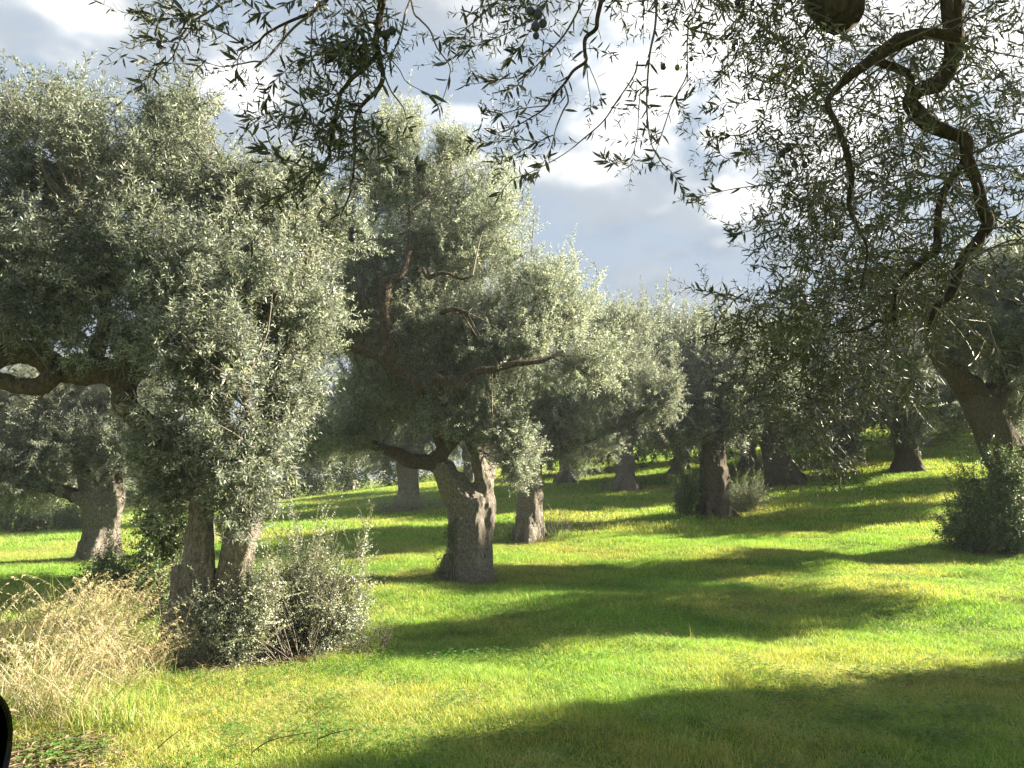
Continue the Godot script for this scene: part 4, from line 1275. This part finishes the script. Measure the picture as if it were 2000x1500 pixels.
	for q in far:
		b = on_ground(q[0], q[1])
		if -b.z > 44.0:
			b = Vector3((q[0] - 1000.0) / FOCAL * 44.0, 0, -44.0)
			b.y = land(b.x, b.z)
		var h: float = q[2]
		var lobes := []
		for k in 5:
			var a := TAU * k / 5.0
			lobes.append([b + Vector3(cos(a) * 1.5, h * rnd(0.42, 0.62), sin(a) * 1.5), Vector3(1.7, h * 0.26, 1.6), 60])
		lobes.append([b + Vector3(0, h * 0.76, 0), Vector3(1.7, h * 0.24, 1.6), 60])
		grove_tree(b, rnd(0.6, 0.85), 1.5, Vector3(rnd(-0.2, 0.2), 0, 0), lobes, q[3], 1.7, far_sprigs, -0.14)
	for q in [[Vector3(13.6, 0, -20.5), "olive tree standing in the shade behind the leaning bare trunk"], [Vector3(17.6, 0, -24.5), "olive tree on the slope far behind the leaning bare trunk"]]:
		b = q[0]
		b.y = land(b.x, b.z)
		grove_tree(b, 0.75, 1.5, Vector3(-0.1, 0, 0), [[b + Vector3(-0.7, 2.6, 0.3), Vector3(1.5, 0.9, 1.4), 90], [b + Vector3(0.9, 2.9, -0.2), Vector3(1.5, 1.1, 1.4), 90], [b + Vector3(0, 4.2, 0), Vector3(1.8, 1.1, 1.6), 120], [b + Vector3(-0.2, 3.2, 0.8), Vector3(1.3, 1.0, 0.9), 70]], q[1], 1.5, far_sprigs, -0.2)
	# --- neighbours just outside the right edge, whose shade falls across the meadow
	b = Vector3(8.7, land(8.7, -6.9), -6.9)
	grove_tree(b, 0.8, 1.6, Vector3(0.1, 0, 0), [[b + Vector3(0.2, 2.5, -0.3), Vector3(1.4, 0.7, 1.0), 170], [b + Vector3(1.1, 3.0, 0.2), Vector3(1.4, 0.9, 1.1), 150], [b + Vector3(-0.2, 3.4, 0.0), Vector3(1.4, 0.8, 1.05), 180], [b + Vector3(0.2, 4.2, 0.0), Vector3(1.5, 0.7, 1.0), 170], [b + Vector3(0.3, 4.8, 0.0), Vector3(1.1, 0.5, 0.8), 90]], "neighbouring olive tree outside the right edge that shades the front of the meadow", 1.3, sprigs, -0.35)
	b = Vector3(17.5, land(17.5, -12.0), -12.0)
	grove_tree(b, 0.8, 1.6, Vector3(0.1, 0, 0), [[b + Vector3(0.9, 3.0, 0.5), Vector3(1.6, 1.2, 1.6), 100], [b + Vector3(-0.9, 3.2, 0), Vector3(1.6, 1.2, 1.6), 100], [b + Vector3(0, 4.6, 0), Vector3(1.6, 1.1, 1.6), 100]], "neighbouring olive tree further outside the right edge", 1.5, far_sprigs, -0.2)

	# --- shrubs and undergrowth
	b = on_ground(590, 1285); d = -b.z
	shrub(b, lobes_px([[560, 1205, d + 0.25, Vector3(0.5, 0.32, 0.35), 190], [640, 1205, d + 0.25, Vector3(0.34, 0.28, 0.32), 130], [470, 1220, d + 0.05, Vector3(0.36, 0.3, 0.25), 100], [560, 1120, d + 0.3, Vector3(0.36, 0.28, 0.3), 50], [560, 1260, d + 0.05, Vector3(0.6, 0.16, 0.25), 90], [400, 1200, d - 0.35, Vector3(0.24, 0.25, 0.12), 34], [660, 1130, d + 0.3, Vector3(0.26, 0.3, 0.25), 14], [640, 1060, d + 0.3, Vector3(0.5, 0.25, 0.25), 10], [620, 1130, d + 0.3, Vector3(0.62, 0.42, 0.35), 26], [400, 1270, d - 0.25, Vector3(0.3, 0.14, 0.12), 30], [490, 1200, d - 0.3, Vector3(0.2, 0.32, 0.12), 44], [505, 1130, d - 0.25, Vector3(0.18, 0.25, 0.1), 14], [440, 1250, d - 0.4, Vector3(0.25, 0.18, 0.1), 24]]), privet, "pale twiggy shrub with tiny leaves at the foot of the split trunk", 0.95, 6, "shrub")
	b = on_ground(300, 1215); d = -b.z
	shrub(b, lobes_px([[330, 1040, d, Vector3(0.35, 0.5, 0.3), 70], [250, 1130, d, Vector3(0.45, 0.3, 0.3), 70], [310, 1160, d, Vector3(0.35, 0.25, 0.3), 50], [360, 960, d, Vector3(0.25, 0.3, 0.2), 30]]), green, "dark green leafy creeper left of the split trunk", 0.9, 6, "shrub", "", "creeper", "creeper", 0.3)
	b = on_ground(1345, 1005); d = -b.z
	shrub(b, lobes_px([[1345, 960, d, Vector3(0.35, 0.55, 0.35), 60], [1330, 985, d, Vector3(0.4, 0.3, 0.35), 40]]), green, "low shrub left of the shaded straight trunk", 1.1, 6, "shrub", "shrubs round the shaded trunk")
	b = on_ground(1462, 1000); d = -b.z
	shrub(b, lobes_px([[1465, 965, d, Vector3(0.5, 0.35, 0.35), 60], [1440, 985, d, Vector3(0.4, 0.25, 0.3), 40]]), privet, "grey twiggy shrub right of the shaded straight trunk", 1.2, 6, "shrub", "shrubs round the shaded trunk")
	b = on_ground(1940, 1072); d = -b.z
	shrub(b, lobes_px([[1950, 1000, d, Vector3(0.75, 0.5, 0.6), 170], [1900, 1030, d, Vector3(0.6, 0.3, 0.5), 120], [1990, 1040, d - 0.2, Vector3(0.6, 0.35, 0.5), 110], [1960, 930, d, Vector3(0.5, 0.5, 0.4), 60], [1900, 960, d, Vector3(0.45, 0.5, 0.4), 36]]), green, "dark dense bush under the leaning trunk at the right edge", 1.1, 6, "shrub")
	b = on_ground(795, 1000); d = -b.z
	shrub(b, lobes_px([[770, 985, d, Vector3(0.9, 0.3, 0.5), 70], [840, 985, d, Vector3(0.7, 0.25, 0.5), 45]]), privet, "low grey scrub round the trunk far behind the fork", 1.2, 5, "shrub")
	b = on_ground(590, 945); d = -b.z
	shrub(b, lobes_px([[590, 920, d, Vector3(0.9, 0.6, 0.6), 80]]), green, "dark bush at the back edge of the sunny strip", 1.6, 6, "shrub")
	b = on_ground(880, 1136); d = -b.z
	shrub(b, lobes_px([[868, 1115, d, Vector3(0.18, 0.16, 0.12), 16], [884, 1060, d - 0.05, Vector3(0.06, 0.4, 0.06), 14]]), green, "small leafy suckers climbing the left side of the forked trunk", 0.6, 5, "shrub", "", "creeper", "creeper", 0.4)
	b = on_ground(1590, 935); d = -b.z
	shrub(b, lobes_px([[1590, 925, d, Vector3(0.7, 0.3, 0.4), 40], [1640, 915, d, Vector3(0.8, 0.4, 0.4), 36]]), privet, "pale scrub right of the leaning trunk foot", 1.4, 5, "shrub")
	b = on_ground(1850, 850); d = minf(-b.z, 40.0); b = at(1850, 850, d)
	shrub(b, lobes_px([[1850, 810, d, Vector3(1.4, 1.0, 0.8), 80], [1790, 800, d, Vector3(1.2, 1.0, 0.8), 60]]), green, "sunlit green bushes at the top of the slope", 2.0, 6, "shrub")
	b = on_ground(80, 1040); d = -b.z
	shrub(b, lobes_px([[70, 1005, d, Vector3(1.1, 0.6, 0.6), 80], [-20, 1000, d, Vector3(1.1, 0.7, 0.6), 70], [160, 1010, d, Vector3(0.8, 0.5, 0.6), 50]]), green, "dark thicket along the back of the left meadow", 1.5, 6, "shrub")
	for q in [[-14.0, -46.0, "leafy thicket closing the far end of the grove on the left"], [-5.0, -50.0, "leafy thicket closing the far end of the grove in the middle"], [5.0, -52.0, "leafy thicket at the far end of the grove behind the flared trunk"], [16.0, -54.0, "leafy thicket at the top of the slope behind the leaning trunk foot"], [-22.0, -36.0, "leafy thicket behind the left meadow"], [-8.5, -41.0, "leafy thicket at the far end of the sunny strip left of the fork"], [25.0, -47.0, "leafy thicket at the top of the slope beyond the right edge"], [5.5, -34.0, "dark undergrowth in the gap behind the pale flared trunk"], [10.5, -35.0, "dark undergrowth behind the leaning trunk and the shaded trunk"], [12.0, -47.0, "leafy thicket high on the slope behind the grey fluted trunk"]]:
		b = Vector3(q[0], land(q[0], q[1]), q[1])
		shrub(b, [[b + Vector3(-3.5, 1.0, 0), Vector3(2.4, 1.4, 1.0), 60], [b + Vector3(0, 1.3, 0), Vector3(2.6, 1.7, 1.0), 70], [b + Vector3(3.5, 1.0, 0), Vector3(2.4, 1.5, 1.0), 60]], green, q[2], 2.6, 5, "shrub", "thickets at the end of the grove", "thicket", "thicket")
	bare_shoots(on_ground(1115, 1048), 26, 0.75, 0.55, "bare grey twigs sprouting right of the trunk behind the fork")
	bare_shoots(on_ground(985, 1050), 10, 0.5, 0.25, "few bare twigs left of the trunk behind the fork")
	bare_shoots(on_ground(1220, 957), 16, 0.5, 1.0, "dead twigs round the pale flared trunk foot")
	bare_shoots(on_ground(735, 1270), 26, 0.36, 0.2, "dry twigs at the right end of the pale shrub", Color(0.3, 0.25, 0.16))
	bare_shoots(on_ground(390, 1290), 30, 0.4, 0.22, "reddish dead stems under the split trunk", Color(0.22, 0.13, 0.07))

	dry_grass()
	weed_stem(1480, 1475, [[[1480, 1475], [1492, 1440], [1503, 1408], [1514, 1388], [1522, 1396]], [[1508, 1398], [1516, 1396], [1528, 1393], [1536, 1398]], [[1486, 1455], [1470, 1432], [1466, 1428]]], "pale bent grass stalk standing in the shaded foreground at the right")
	weed_stem(1290, 1500, [[[1290, 1510], [1275, 1478], [1262, 1462], [1244, 1456], [1225, 1464]], [[1262, 1462], [1235, 1450], [1205, 1466]]], "drooping dry grass stalk at the bottom edge")
	weed_stem(620, 1470, [[[620, 1480], [621, 1440], [622, 1410]], [[620, 1444], [650, 1432], [690, 1424]]], "thin dark stalk left of the shaded foreground", Color(0.12, 0.12, 0.06))
	weed_stem(492, 1480, [[[492, 1490], [492, 1455], [488, 1440]], [[492, 1470], [520, 1450], [560, 1438], [610, 1430]]], "thin forked stalk lying in the sunny foreground", Color(0.13, 0.13, 0.06))
	weed_stem(290, 1480, [[[290, 1480], [320, 1450], [352, 1425]]], "dark slanting stalk near the straw patch", Color(0.12, 0.11, 0.06))
	b = on_ground(1500, 1322)
	shrub(b, [[b + Vector3(0, 0.04, 0), Vector3(0.16, 0.05, 0.1), 22]], green, "small broad-leaved weed in the sunny grass near the shade line", 0.5, 4, "shrub", "", "weed", "weed", 0.2)

	near_tree()
	car_mirror()
